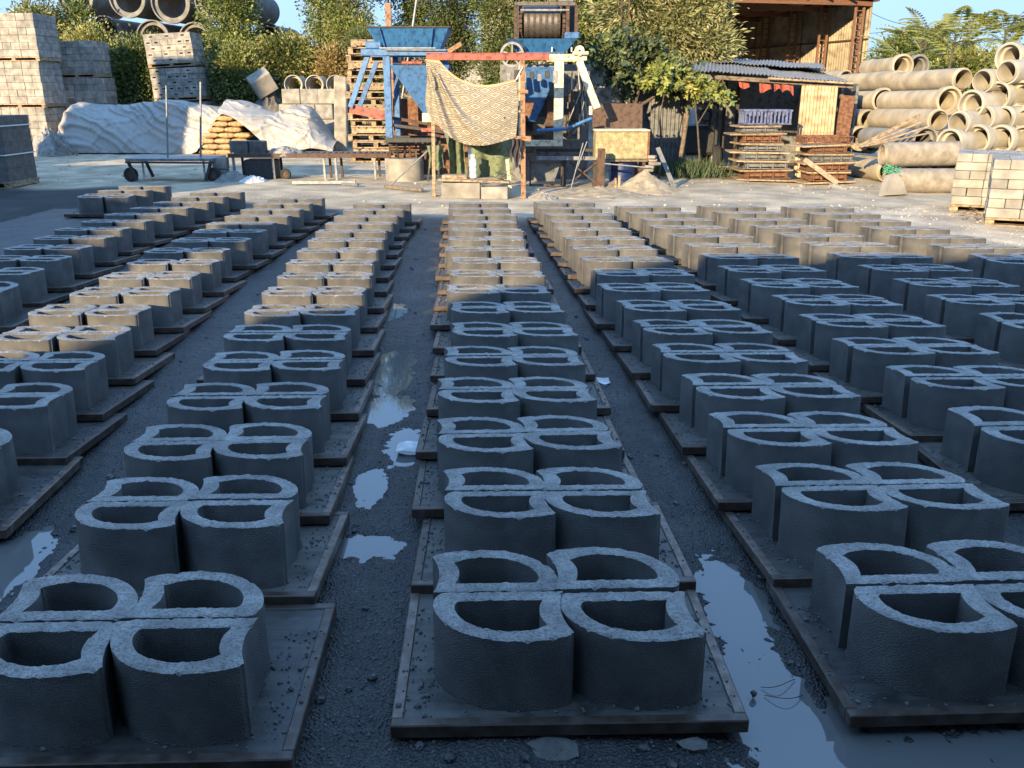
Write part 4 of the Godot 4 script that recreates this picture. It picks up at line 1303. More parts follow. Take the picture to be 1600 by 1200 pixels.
	for x in [0.05, 0.36]: part(t, "hopper_lug", one_box(Vector3(x + 0.08, 2.10, 0.0), Vector3(0.02, 0.07, 0.03), 0.002), M.white_metal)
	g = G()
	g.lathe([Vector2(0.155, -0.03), Vector2(0.19, -0.03), Vector2(0.19, 0.03), Vector2(0.155, 0.03), Vector2(0.155, -0.03)], 26, Transform3D(Basis(Vector3.RIGHT, PI / 2), Vector3(-0.50, 2.02, 0.1)))
	for k in 5:
		var a := TAU * k / 5.0 + 0.3
		g.bar(Vector3(-0.50, 2.02, 0.1), Vector3(-0.50 + 0.16 * cos(a), 2.02 + 0.16 * sin(a), 0.1), 0.022, 0.02)
	part(t, "flywheel", g, M.galvanised)
	part(t, "belt_guard", arc_band(Vector3(-0.52, 2.0, 0.02), 0.25, 0.04), M.dark_metal)
	part(t, "blue_tube", one_rod(Vector3(-0.10, 0.88, 0.36), Vector3(0.36, 0.91, 0.42), 0.028, 8), M.blue_paint)
	part(t, "blue_tube", one_rod(Vector3(0.36, 0.91, 0.42), Vector3(0.74, 1.08, 0.62), 0.026, 8), M.blue_paint)
	part(t, "chute_plate", one_box(Vector3(-0.26, 1.22, 0.10), Vector3(0.17, 0.24, 0.012), 0.003, Basis.from_euler(Vector3(0.1, 0, -0.3))), M.rust)
	part(t, "rear_plate", one_box(Vector3(0.05, 0.95, -0.75), Vector3(1.5, 1.9, 0.04), 0.004), M.sheet_grey)
	for i in 6: part(t, "gearbox", one_box(Vector3(-0.45 + 0.2 * i, 0.75 + R(-0.1, 0.5), -0.5), Vector3(R(0.14, 0.24), R(0.2, 0.5), 0.25), 0.02), M.rust_dark if i % 2 else M.drum_metal)
	# mould bed below with its tray, legs and slanting stays
	part(t, "bed_rail", one_box(Vector3(0.42, 0.46, 0.42), Vector3(1.05, 0.06, 0.06), 0.004), M.galvanised)
	part(t, "bed_rail", one_box(Vector3(0.42, 0.56, 0.0), Vector3(1.05, 0.05, 0.06), 0.004), M.dark_metal)
	g = G()
	frustum(g, Vector3(0.04, 0.10, 0.30), Vector2(0.46, 0.34), Vector2(0.28, 0.22), 0.29)
	part(t, "mud_tray", g, M.sheet_grey)
	var tf := G()
	tf.box(Vector3(0.04, 0.405, 0.49), Vector3(0.52, 0.025, 0.025)); tf.box(Vector3(0.29, 0.22, 0.49), Vector3(0.025, 0.40, 0.025)); tf.box(Vector3(-0.21, 0.22, 0.49), Vector3(0.025, 0.40, 0.025)); tf.box(Vector3(0.04, 0.05, 0.49), Vector3(0.50, 0.025, 0.025))
	part(t, "tray_frame", tf, M.rust_dark)
	for x in [-0.3, 0.34, 0.82, 0.92]: part(t, "leg", one_box(Vector3(x, 0.24, 0.36), Vector3(0.055, 0.48, 0.055), 0.004), M.dark_metal)
	part(t, "stay", one_rod(Vector3(0.62, 0.70, 0.5), Vector3(0.43, 0.02, 0.7), 0.010, 6), M.galvanised)
	part(t, "stay", one_rod(Vector3(0.68, 0.72, 0.5), Vector3(0.52, 0.30, 0.6), 0.010, 6), M.galvanised)
	part(t, "cross_brace", one_bar(Vector3(0.42, 0.40, 0.38), Vector3(0.86, 0.06, 0.38), 0.025, 0.02), M.rust_dark)
	part(t, "cross_brace", one_bar(Vector3(0.42, 0.06, 0.38), Vector3(0.86, 0.40, 0.40), 0.025, 0.02), M.rust_dark)
	for i in 10:   # hoses hanging in the frame
		var a := Vector3(0.40 + 0.05 * R(0, 6), 1.75 + R(-0.1, 0.1), 0.1 + R(-0.1, 0.1))
		var b := Vector3(0.35 + 0.07 * R(0, 6), 0.75 + R(-0.1, 0.3), 0.1 + R(-0.1, 0.2))
		var hz := G()
		hz.tube([a, a.lerp(b, 0.3) + Vector3(R(-0.1, 0.1), -0.12, 0.05), a.lerp(b, 0.7) + Vector3(R(-0.1, 0.1), -0.1, 0.05), b], [0.012, 0.012, 0.012, 0.012], 6)
		part(t, "hose", hz, M.dark_metal if i % 3 else M.galvanised)
	var gr := G()
	for i in 6:
		gr.tube([Vector3(0.33 + 0.06 * i, 0.95, -0.1), Vector3(0.33 + 0.06 * i, 1.75, -0.1)], [0.004, 0.004], 4); gr.tube([Vector3(0.32, 1.0 + 0.13 * i, -0.1), Vector3(0.65, 1.0 + 0.13 * i, -0.1)], [0.004, 0.004], 4)
	part(t, "wire_guard", gr, M.dark_metal)
	for i in 7: part(t, "valve", one_box(Vector3(-0.55 + 0.12 * i, 1.72 + R(-0.05, 0.03), 0.32), Vector3(0.07, R(0.1, 0.2), 0.08), 0.008), M.dark_metal if i % 2 else M.galvanised)

	# mixer drum on top
	t = thing("mixer_drum", "dark ribbed mixer drum in a steel frame above the blue hopper", "mixer", Vector3(0.56, 2.30, -16.4))
	g = G()
	var prof := [Vector2(0, -0.30)]
	for i in 13:
		var y := -0.30 + 0.05 * i
		prof.append(Vector2(0.255 if i % 2 == 0 else 0.262, y))
	prof.append(Vector2(0, 0.30))
	g.lathe(prof, 30, Transform3D(Basis(Vector3.BACK, PI / 2), Vector3(-0.06, 0.27, 0)))
	part(t, "drum", g, M.drum_metal)
	for x in [-0.42, 0.30]:
		g = G()
		for k in 22:
			var a := TAU * k / 22.0
			g.box(Vector3(x, 0.27 + 0.25 * sin(a), 0.25 * cos(a)), Vector3(0.05, 0.045, 0.05), 0.0, Basis(Vector3.RIGHT, -a))
		g.lathe([Vector2(0, -0.02), Vector2(0.24, -0.02), Vector2(0.24, 0.02), Vector2(0, 0.02)], 22, Transform3D(Basis(Vector3.BACK, PI / 2), Vector3(x, 0.27, 0)))
		part(t, "gear_ring", g, M.rust_dark)
	part(t, "frame_beam", one_box(Vector3(-0.02, 0.535, 0.30), Vector3(1.0, 0.06, 0.06), 0.004), M.drum_metal)
	part(t, "frame_beam", one_box(Vector3(-0.02, 0.44, 0.31), Vector3(0.80, 0.03, 0.04), 0.004), M.galvanised)
	for x in [-0.50, 0.36, 0.50]: part(t, "frame_post", one_box(Vector3(x, 0.24, 0.28), Vector3(0.055, 0.54, 0.06), 0.004), M.rust_dark)
	part(t, "drive_cover", one_box(Vector3(0.43, 0.05, 0.22), Vector3(0.24, 0.10, 0.30), 0.01), M.blue_rusty)
	part(t, "back_plate", one_box(Vector3(0.0, 0.27, -0.32), Vector3(1.05, 0.56, 0.03), 0.004), M.dark_metal)
	part(t, "motor_housing", one_box(Vector3(0.33, 0.66, 0.1), Vector3(0.25, 0.18, 0.25), 0.012), M.sheet_grey)
	part(t, "base_beam", one_box(Vector3(0, -0.02, 0), Vector3(1.06, 0.05, 0.5), 0.004), M.dark_metal)
	for x in [-0.45, 0.45]: part(t, "tower_leg", one_box(Vector3(x, -1.17, -0.4), Vector3(0.09, 2.26, 0.09), 0.005), M.rust_dark)

func arc_band(at: Vector3, r: float, w: float) -> Geo:
	var g := G()
	g.sheet(func(u: float, v: float) -> Vector3: return at + Vector3(r * cos(PI * (0.1 + 0.75 * u)), r * sin(PI * (0.1 + 0.75 * u)), lerpf(-w, w, v)), 16, 1, 0.006)
	return g

# ---------------------------------------------------------------- cloth on its posts, and the bench below
func cloth_tex() -> ImageTexture:
	var n := 768
	var im := Image.create(n, n, false, Image.FORMAT_RGB8)
	var f := FastNoiseLite.new()
	f.seed = 3; f.frequency = 0.02
	var base := Color(0.68, 0.65, 0.58)
	var line := Color(0.22, 0.19, 0.17)
	for y in n:
		for x in n:
			# lozenges in a diagonal net
			var p := x / float(n) * 4.6
			var q := y / float(n) * 5.6
			var a := p + q
			var b := p - q
			var fa := absf(fposmod(a, 1.0) - 0.5) * 2.0
			var fb := absf(fposmod(b, 1.0) - 0.5) * 2.0
			var d := maxf(fa, fb)          # 1 on the net, 0 in the middle of a lozenge
			var c := base * (0.97 + 0.1 * f.get_noise_2d(x, y))
			var ink := 0.0
			if d > 0.91: ink = 0.55
			elif d > 0.57 and d < 0.69: ink = 1.0
			elif d > 0.20 and d < 0.30: ink = 0.85
			elif d < 0.09: ink = 0.9
			if d <= 0.60 and d >= 0.29: c = c.lerp(Color(0.74, 0.71, 0.64), 0.5)
			if d >= 0.68 and d <= 0.93: c = c.lerp(Color(0.62, 0.58, 0.50), 0.4)
			c = c.lerp(line, ink * (0.75 + 0.25 * f.get_noise_2d(x * 5.0, y * 5.0)))
			if y < 26: c = Color(0.74, 0.65, 0.50)
			var hx := x - 0.86 * n
			var hy := y - 0.60 * n
			if hx * hx + hy * hy < 90.0: c = Color(0.06, 0.05, 0.05)
			im.set_pixel(x, y, Color(clampf(c.r, 0, 1), clampf(c.g, 0, 1), clampf(c.b, 0, 1)))
	return ImageTexture.create_from_image(im)

func build_canopy() -> void:
	rng.seed = 907
	var t := thing("post_frame", "two timber posts carrying a red steel beam before the machine", "post frame", Vector3(0, 0, -13.35))
	part(t, "beam", one_box(Vector3(-0.335, 1.925, 0), Vector3(1.70, 0.085, 0.10), 0.005), M.red_paint)
	part(t, "beam_top", one_box(Vector3(-0.335, 1.975, -0.06), Vector3(1.70, 0.012, 0.20), 0.002), M.red_paint)
	part(t, "post", one_box(Vector3(-1.115, 0.945, -0.02), Vector3(0.050, 1.88, 0.05), 0.004, Basis(Vector3.BACK, -0.012)), M.wood_1)
	part(t, "post", one_box(Vector3(0.155, 0.945, 0.02), Vector3(0.068, 1.88, 0.06), 0.004, Basis(Vector3.BACK, 0.012)), M.wood_red)
	part(t, "cross_cleat", one_box(Vector3(0.12, 1.47, 0.062), Vector3(0.21, 0.045, 0.025), 0.003), M.wood_red)
	part(t, "cross_cleat", one_box(Vector3(0.14, 0.84, 0.062), Vector3(0.26, 0.07, 0.03), 0.003), M.wood_red)
	part(t, "wedge", one_bar(Vector3(-0.88, 2.0, -0.05), Vector3(-0.70, 2.10, -0.05), 0.06, 0.06), M.wood_red)
	part(t, "tie", one_rod(Vector3(0.06, 1.63, 0.07), Vector3(0.15, 1.80, 0.06), 0.010, 6), M.strap_white)
	# cloth: hangs from the left end of the beam and from a string on the right post, sagging between, drawn into folds from the top left
	var f := FastNoiseLite.new()
	f.seed = 77; f.frequency = 1.0
	var g := G()
	g.sheet(func(u: float, v: float) -> Vector3:
		var top := lerpf(1.895, 1.62, u) - 0.36 * sin(PI * pow(u, 0.9)) * (1.0 - 0.35 * u) + 0.06 * u * (1.0 - u)
		if u < 0.16: top = 1.895 - 0.10 * u
		else: top = lerpf(1.879, 1.635, (u - 0.16) / 0.84) - 0.20 * sin(PI * pow((u - 0.16) / 0.84, 0.8))
		var bottom := lerpf(1.22, 0.86, u) - 0.30 * sin(PI * pow(u, 0.75))
		var y := lerpf(top, bottom, v)
		var x := lerpf(-1.19, 0.055, u) + 0.05 * sin(PI * v) * (u - 0.5) + 0.03 * (1.0 - u) * v
		if u < 0.1: x += 0.03 * sin(v * 5.0)
		# folds fan out from the top left corner
		var ang := atan2(v + 0.02, u * 1.25 + 0.02)
		var rad := sqrt(u * u + v * v)
		var fold := 0.05 * sin(ang * 16.0 + 0.5) * smoothstep(0.05, 0.4, rad) * smoothstep(0.35, 1.0, ang) * (1.0 - 0.5 * u)
		fold += 0.020 * sin(ang * 31.0) * smoothstep(0.5, 1.1, ang) + 0.02 * f.get_noise_2d(u * 3.0, v * 3.0)
		var belly := 0.10 * sin(PI * u) * sin(PI * clampf(v, 0.0, 1.0) * 0.8)
		return Vector3(x, y, -13.25 + belly + fold), 64, 56, 0.004)
	var cm := StandardMaterial3D.new()
	cm.albedo_color = Color(0.88, 0.88, 0.88)
	cm.albedo_texture = cloth_tex()
	cm.roughness = 0.95
	cm.backlight_enabled = true
	cm.backlight = Color(0.25, 0.22, 0.17)
	single("patterned_cloth", g, cm, "beige cloth with diamond pattern hung from the red beam", "cloth")
	# green cloths hanging beneath
	for q in [[-1.0, -0.70, 0.95, 0.27, -13.85, "left, drawn in at the foot"], [-0.60, 0.0, 0.85, 0.22, -13.8, "wide one at the right post"], [-1.28, -1.02, 0.70, 0.36, -14.1, "narrow one outside the left post"]]:
		g = G()
		g.sheet(func(u: float, v: float) -> Vector3:
			var pinch: float = 1.0 - (0.25 * sin(PI * v * 0.9) if q[0] < -0.9 else 0.0)
			var x: float = lerpf(q[0], q[1], 0.5 + (u - 0.5) * pinch) + 0.06 * v * (1.0 if q[0] > -1.1 and q[0] < -0.9 else 0.2)
			return Vector3(x, lerpf(q[2], q[3], v) + 0.02 * sin(u * 9.0) * v, q[4] + 0.05 * sin(u * 11.0 + v) + 0.03 * f.get_noise_2d(u * 4.0 + q[0], v * 4.0)), 26, 20, 0.006)
		single("green_cloth", g, M.green_cloth, "green canvas under the patterned cloth, %s" % q[5], "canvas", Vector3.ZERO, "green canvas pieces under the patterned cloth")
	# dark garment
	g = G()
	g.sheet(func(u: float, v: float) -> Vector3: return Vector3(lerpf(0.0, 0.13, u) - 0.02 * v + 0.015 * sin(v * 7.0), lerpf(0.84, 0.52 + 0.08 * sin(u * 8.0), v), -13.22 + 0.03 * sin(u * 14.0)), 16, 10, 0.01)
	single("hanging_rag", g, M.dark_rag, "dark purple rag hanging on the right timber post", "rag")
	# bench of planks
	var b := thing("plank_bench", "low bench of pale planks on blocks below the patterned cloth", "bench", Vector3(-0.55, 0, -13.45))
	part(b, "plank", one_box(Vector3(0.0, 0.255, 0.10), Vector3(1.02, 0.03, 0.22), 0.004, Basis(Vector3.BACK, -0.03)), M.wood_1)
	part(b, "plank", one_box(Vector3(0.02, 0.258, -0.16), Vector3(1.0, 0.03, 0.24), 0.004, Basis(Vector3.BACK, -0.02)), M.wood_2)
	part(b, "block", one_box(Vector3(-0.18, 0.12, 0.10), Vector3(0.55, 0.22, 0.30), 0.01), M.dry_concrete)
	part(b, "block", one_box(Vector3(0.30, 0.09, 0.12), Vector3(0.38, 0.17, 0.26), 0.01), M.block_pale)
	part(b, "board", one_box(Vector3(-0.28, 0.30, -0.05), Vector3(0.36, 0.05, 0.22), 0.004), M.wood_2)
	var jar := G()
	jar.lathe([Vector2(0, 0), Vector2(0.055, 0), Vector2(0.055, 0.24), Vector2(0.035, 0.27), Vector2(0.035, 0.33), Vector2(0, 0.33)], 16, Transform3D.IDENTITY)
	single("white_canister", jar, M.white_metal, "white canister standing on the plank bench", "canister", Vector3(-0.56, 0.28, -13.5))
	single("motor_top", one_box(Vector3(0, 0, 0), Vector3(0.38, 0.16, 0.25), 0.05), M.rust_dark, "dark rusty mould head under the hem of the cloth", "mould head", Vector3(-0.52, 0.77, -13.85))
	single("mould_leg", one_box(Vector3.ZERO, Vector3(0.10, 0.44, 0.10), 0.01), M.white_metal, "pale square leg below the rusty mould head", "leg", Vector3(-0.44, 0.48, -13.9))
	single("dark_bundle", tangle(0.12, 40), M.dark_rag, "dark tangle of straps on the bench's right end", "straps", Vector3(-0.16, 0.30, -13.35))
	single("light_strip", one_bar(Vector3(-0.07, 0.55, -13.4), Vector3(-0.02, 0.06, -13.4), 0.05, 0.02), M.cream_paint, "pale strip leaning beside the right timber post", "strip")
	for q in [[0.45, 0.07, -13.3, 0.16], [0.25, 0.05, -13.5, 0.1]]:
		single("dust_lump", heap(q[3] * 1.4, q[3] * 0.6, int(q[3] * 100), 0.4, 0.7), M.dry_concrete, "pale lump on the ground right of the timber post, %s one" % ("larger" if q[3] > 0.12 else "smaller"), "lump", Vector3(q[0], 0, q[2]))

func build_tank() -> void:
	rng.seed = 1008
	var t := thing("rusty_tank", "cream mortar-splashed tank with a brown rusty open lid on legs", "tank", Vector3(1.72, 0, -14.95))
	part(t, "trough", one_box(Vector3(0.0, 0.67, 0.0), Vector3(0.82, 0.42, 0.5), 0.01), M.yellow_crust)
	part(t, "rim", one_box(Vector3(0.0, 0.893, 0.02), Vector3(0.86, 0.025, 0.54), 0.004), M.cream_paint)
	part(t, "corner_strip", one_box(Vector3(0.415, 0.66, 0.235), Vector3(0.035, 0.46, 0.05), 0.003), M.rust)
	part(t, "lid", one_box(Vector3(-0.03, 1.09, -0.24), Vector3(0.80, 0.40, 0.02), 0.004, Basis(Vector3.RIGHT, -0.12)), M.rust_dark)
	for x in [-0.36, 0.36]:
		part(t, "leg", one_box(Vector3(x, 0.23, -0.18), Vector3(0.05, 0.46, 0.05), 0.003), M.rust_dark)
		part(t, "leg", one_box(Vector3(x, 0.23, 0.2), Vector3(0.05, 0.46, 0.05), 0.003), M.rust_dark)
	part(t, "sill", one_box(Vector3(0.10, 0.435, 0.22), Vector3(0.66, 0.035, 0.06), 0.003), M.wood_old)
	var g := G()
	for k in 9: g.box(Vector3(0.05 + R(-0.25, 0.3), 1.30 + R(0, 0.03), -0.26), Vector3(0.05, 0.03, 0.04), 0.008, Basis(Vector3.UP, R(0, 3)))
	part(t, "hinge_clutter", g, M.dark_metal)
	var p := thing("grounded_post", "short square steel post set in mortar before the tank", "post", Vector3(1.37, 0, -14.35))
	part(p, "post", one_box(Vector3(0.0, 0.32, 0), Vector3(0.11, 0.64, 0.10), 0.005), M.rust_dark)
	part(p, "mortar_foot", heap(0.20, 0.10, 71, 0.3, 0.8), M.sand)
	g = G()
	g.lathe([Vector2(0, 0), Vector2(0.205, 0), Vector2(0.205, 0.12), Vector2(0.213, 0.13), Vector2(0.205, 0.14), Vector2(0.205, 0.27), Vector2(0.213, 0.28), Vector2(0.205, 0.29), Vector2(0.205, 0.40), Vector2(0, 0.40)], 24, Transform3D.IDENTITY)
	single("blue_barrel", g, M.barrel_blue, "dark blue plastic barrel under the cream tank", "barrel", Vector3(1.77, 0, -15.0))
	single("thin_rail", one_rod(Vector3(1.42, 0.42, -14.3), Vector3(2.12, 0.36, -14.25), 0.012, 6), M.galvanised, "thin bent rail running right from the short steel post", "rail")
	single("sand_heap", heap(0.62, 0.34, 81, 0.10, 1.15), M.sand, "pointed heap of pale sand below the tank's right end", "sand heap", Vector3(2.02, 0, -14.2))
	single("sand_drift", heap(0.9, 0.10, 83, 0.3, 1.0), M.sand, "low drift of sand left of the pointed sand heap", "sand heap", Vector3(1.35, 0, -13.9))
	g = G()
	for k in 5: g.box(Vector3(R(-0.05, 0.05), 0.06 + 0.05 * k, R(-0.05, 0.05)), Vector3(R(0.08, 0.16), 0.045, R(0.08, 0.14)), 0.01, Basis(Vector3.UP, R(0, 3)))
	single("brick_pile", g, M.dry_concrete, "few broken bricks piled on top of the sand heap", "bricks", Vector3(2.14, 0.26, -14.3))
	for q in [[1.58, 0.0, -14.15, 0.03, 0.22], [1.63, 0.0, -14.12, 0.035, 0.26]]:
		single("stake", one_box(Vector3(0, q[4] / 2, 0), Vector3(q[3], q[4], 0.03), 0.003), M.wood_1, "pale wooden stake stuck in the sand, %s of two" % ("shorter" if q[4] < 0.24 else "taller"), "stake", Vector3(q[0], q[1], q[2]))
	single("stone_lump", heap(0.16, 0.14, 91, 0.5, 0.7), M.stone, "grey stone lying between the post and the sand heap", "stone", Vector3(1.6, 0.02, -14.45))
	# backdrop panels behind the tank
	single("white_wall_panel", one_box(Vector3(0, 0.95, 0), Vector3(1.30, 1.90, 0.05), 0.005), M.white_panel, "dirty white wall panel behind the tank", "panel", Vector3(1.75, 0, -17.6))
	single("white_wall_panel", one_box(Vector3(0, 0.85, 0), Vector3(0.50, 1.70, 0.05), 0.005), M.sheet_grey, "narrow grey panel between the white panel and the corrugated sheet", "panel", Vector3(2.42, 0, -17.5))
	var d := thing("door_frame", "dark steel frame standing before the white wall panel", "frame", Vector3(2.15, 0, -17.2))
	for x in [-0.12, 0.12]: part(d, "upright", one_box(Vector3(x, 1.1, 0), Vector3(0.045, 2.2, 0.045), 0.003), M.dark_metal)
	for y in [0.9, 1.42, 2.1]: part(d, "rung", one_box(Vector3(0, y, 0), Vector3(0.20, 0.04, 0.04), 0.003), M.dark_metal)
	var m := thing("lattice_mast", "dark lattice mast rising out of the fig tree", "mast", Vector3(2.10, 0, -18.2))
	for x in [-0.07, 0.07]: part(m, "upright", one_box(Vector3(x, 1.7, 0), Vector3(0.025, 3.4, 0.025)), M.rust_dark)
	for k in 14: part(m, "lattice_bar", one_bar(Vector3(-0.07, 0.3 + 0.22 * k, 0), Vector3(0.07, 0.3 + 0.22 * k + (0.2 if k % 2 == 0 else 0.0), 0), 0.014, 0.014, 0.0), M.rust_dark)
	single("lean_board", one_bar(Vector3(2.32, 0.62, -14.95), Vector3(2.56, 0.02, -14.6), 0.07, 0.02), M.sheet_grey, "grey board leaning beside the sand heap", "board")

# ---------------------------------------------------------------- shed with corrugated sheets
func corrugated(a: Vector3, along: Vector3, across: Vector3, waves: int, amp: float, wob := 0.0, steps := 6) -> Geo:
	# waves run side by side along 'along'; each wave's line runs down 'across'
	var nrm := along.cross(across).normalized()
	var f := FastNoiseLite.new()
	f.seed = waves; f.frequency = 1.0
	var g := G()
	g.sheet(func(u: float, v: float) -> Vector3: return a + along * u + across * v + nrm * (amp * sin(TAU * waves * u) + wob * f.get_noise_2d(u * 3.0, v * 2.0)), waves * 6, steps, 0.003)
	return g

func build_shed() -> void:
	rng.seed = 1109
	var t := thing("lean_to_shed", "open lean-to shed with corrugated grey roof and crooked posts", "shed")
	part(t, "roof_sheet", corrugated(Vector3(3.15, 1.83, -16.95), Vector3(1.45, -0.09, 0.0), Vector3(0.62, 0.30, -3.0), 22, 0.013, 0.03), M.sheet_roof)
	part(t, "roof_sheet", corrugated(Vector3(4.52, 1.72, -16.90), Vector3(1.42, -0.09, 0.0), Vector3(0.35, 0.26, -3.0), 22, 0.013, 0.03), M.sheet_roof)
	part(t, "roof_sheet", corrugated(Vector3(3.9, 2.0, -18.6), Vector3(2.1, -0.12, 0.2), Vector3(0.5, 0.14, -1.9), 30, 0.013, 0.03), M.sheet_roof)
	part(t, "eave_beam", one_bar(Vector3(3.1, 1.74, -17.1), Vector3(6.05, 1.555, -17.0), 0.06, 0.07), M.wood_old)
	part(t, "eave_batten", one_bar(Vector3(4.5, 1.69, -16.88), Vector3(6.0, 1.60, -16.86), 0.03, 0.03), M.wood_1)
	for q in [[3.15, -17.2, 1.72, "wood_old"], [5.36, -17.6, 1.62, "wood_old"], [4.15, -18.6, 1.8, "wood_dark"], [4.4, -18.5, 1.8, "wood_dark"], [6.0, -17.4, 1.55, "wood_old"]]:
		part(t, "post", one_bar(Vector3(q[0], 0.0, q[1]), Vector3(q[0] + R(-0.03, 0.03), q[2], q[1]), 0.06, 0.06), M[q[3]])
	part(t, "strut", one_bar(Vector3(3.75, 1.66, -17.1), Vector3(4.12, 1.20, -17.6), 0.03, 0.03), M.wood_old)
	part(t, "strut", one_bar(Vector3(5.2, 1.50, -17.05), Vector3(5.42, 1.28, -17.1), 0.035, 0.03), M.wood_1)
	part(t, "back_wall", one_box(Vector3(5.3, 0.95, -20.6), Vector3(2.6, 2.1, 0.05), 0.004), M.sheet_grey)
	part(t, "side_wall", one_box(Vector3(6.25, 0.8, -18.9), Vector3(0.05, 1.6, 3.2), 0.004), M.sheet_grey)
	part(t, "front_sheet", corrugated(Vector3(2.52, 1.62, -17.25), Vector3(0.66, -0.04, 0.05), Vector3(0.0, -1.60, 0.0), 9, 0.018, 0.02), M.sheet_grey, Vector3.ZERO, "grey corrugated sheet closing the shed's left side")
	# crooked pale pole at the corner of the grey sheet
	var g := G()
	g.tube([Vector3(3.02, 0.0, -17.05), Vector3(3.10, 0.55, -17.05), Vector3(3.16, 1.1, -17.08), Vector3(3.2, 1.62, -17.1)], [0.045, 0.042, 0.038, 0.035], 8)
	part(t, "corner_pole", g, M.wood_old)
	single("corrugated_sheet", corrugated(Vector3(5.07, 1.57, -16.75), Vector3(0.63, -0.02, 0.02), Vector3(-0.12, -1.54, 0.38), 11, 0.014, 0.01), M.sheet_pale, "sunlit cream corrugated sheet leaning at the shed's right end", "sheet")
	single("rusty_door", one_box(Vector3.ZERO, Vector3(0.25, 1.40, 0.03), 0.004, Basis(Vector3.BACK, -0.05)), M.rust, "narrow red-brown steel door leaning beside the cream sheet", "door panel", Vector3(5.90, 0.70, -16.85))
	# red rags under the eave
	for i in 4:
		var x0: float = [3.98, 4.34, 4.60, 4.74][i]
		var w: float = [0.18, 0.21, 0.13, 0.21][i]
		var y0: float = [1.63, 1.61, 1.60, 1.59][i]
		var h: float = [0.10, 0.15, 0.13, 0.17][i]
		g = G()
		g.sheet(func(u: float, v: float) -> Vector3: return Vector3(x0 + w * u + 0.02 * v, y0 - 0.03 * u - h * v * (0.8 + 0.3 * sin(u * 4.0 + i)), -16.84 + 0.02 * sin(u * 9.0 + i)), 14, 6, 0.006)
		single("red_rag", g, M.red_rag, "faded red rag hanging from the shed eave, %s from the left" % NTH[i], "rag", Vector3.ZERO, "red rags under the shed eave")
	# loader standing inside
	t = thing("small_loader", "dark small loader with open cab standing in the shed", "loader", Vector3(3.62, 0, -18.6))
	part(t, "body", one_box(Vector3(0.0, 0.55, -0.3), Vector3(0.72, 0.55, 1.2), 0.06), M.dark_metal)
	for x in [-0.33, 0.33]:
		for z in [-0.3, 0.35]: part(t, "cab_post", one_box(Vector3(x, 0.85, z), Vector3(0.05, 0.75, 0.05), 0.004), M.dark_metal)
	part(t, "cab_roof", one_box(Vector3(0, 1.24, 0.02), Vector3(0.76, 0.05, 0.75), 0.01), M.dark_metal)
	g = G()
	g.lathe([Vector2(0.10, -0.012), Vector2(0.125, -0.012), Vector2(0.125, 0.012), Vector2(0.10, 0.012), Vector2(0.10, -0.012)], 18, Transform3D(Basis(Vector3.RIGHT, PI / 2 - 0.5), Vector3(0.12, 1.02, 0.30)))
	part(t, "steering_wheel", g, M.rubber)
	for x in [-0.36, 0.36]:
		for z in [-0.7, 0.25]: wheel_x(t, Vector3(x, 0.24, z), 0.24, 0.16)
	# clutter behind and heap of gravel beyond
	single("gravel_heap", heap(1.5, 1.25, 131, 0.10, 0.9), M.dry_concrete, "big grey gravel heap seen through the shed", "gravel heap", Vector3(3.9, 0, -21.5))
	for i in 7:
		single("scrap_board", one_bar(Vector3(3.7 + R(-0.1, 0.1), 0.03 + 0.028 * i, -16.4 + R(-0.15, 0.15)), Vector3(4.25 + R(-0.1, 0.15), 0.03 + 0.028 * i, -16.6 + R(-0.2, 0.2)), 0.10, 0.022), M.wood_dark if i % 2 else M.wood_old, "dark scrap board, %s from below in the low pile by the loader" % NTH[i], "board", Vector3.ZERO, "scrap boards beside the loader")

func wheel_x(t: Node3D, at: Vector3, r: float, w: float) -> void:
	var g := G()
	g.lathe([Vector2(r * 0.55, -w / 2), Vector2(r * 0.92, -w / 2), Vector2(r, -w * 0.3), Vector2(r, w * 0.3), Vector2(r * 0.92, w / 2), Vector2(r * 0.55, w / 2), Vector2(r * 0.55, -w / 2)], 22, Transform3D(Basis(Vector3.BACK, PI / 2), Vector3.ZERO))
	var o := part(t, "wheel", g, M.rubber, at)
	var h := G()
	h.lathe([Vector2(0.0, -w * 0.35), Vector2(r * 0.55, -w * 0.35), Vector2(r * 0.55, w * 0.35), Vector2(0.0, w * 0.35)], 16, Transform3D(Basis(Vector3.BACK, PI / 2), Vector3.ZERO))
	part(o, "rim", h, M.white_metal)

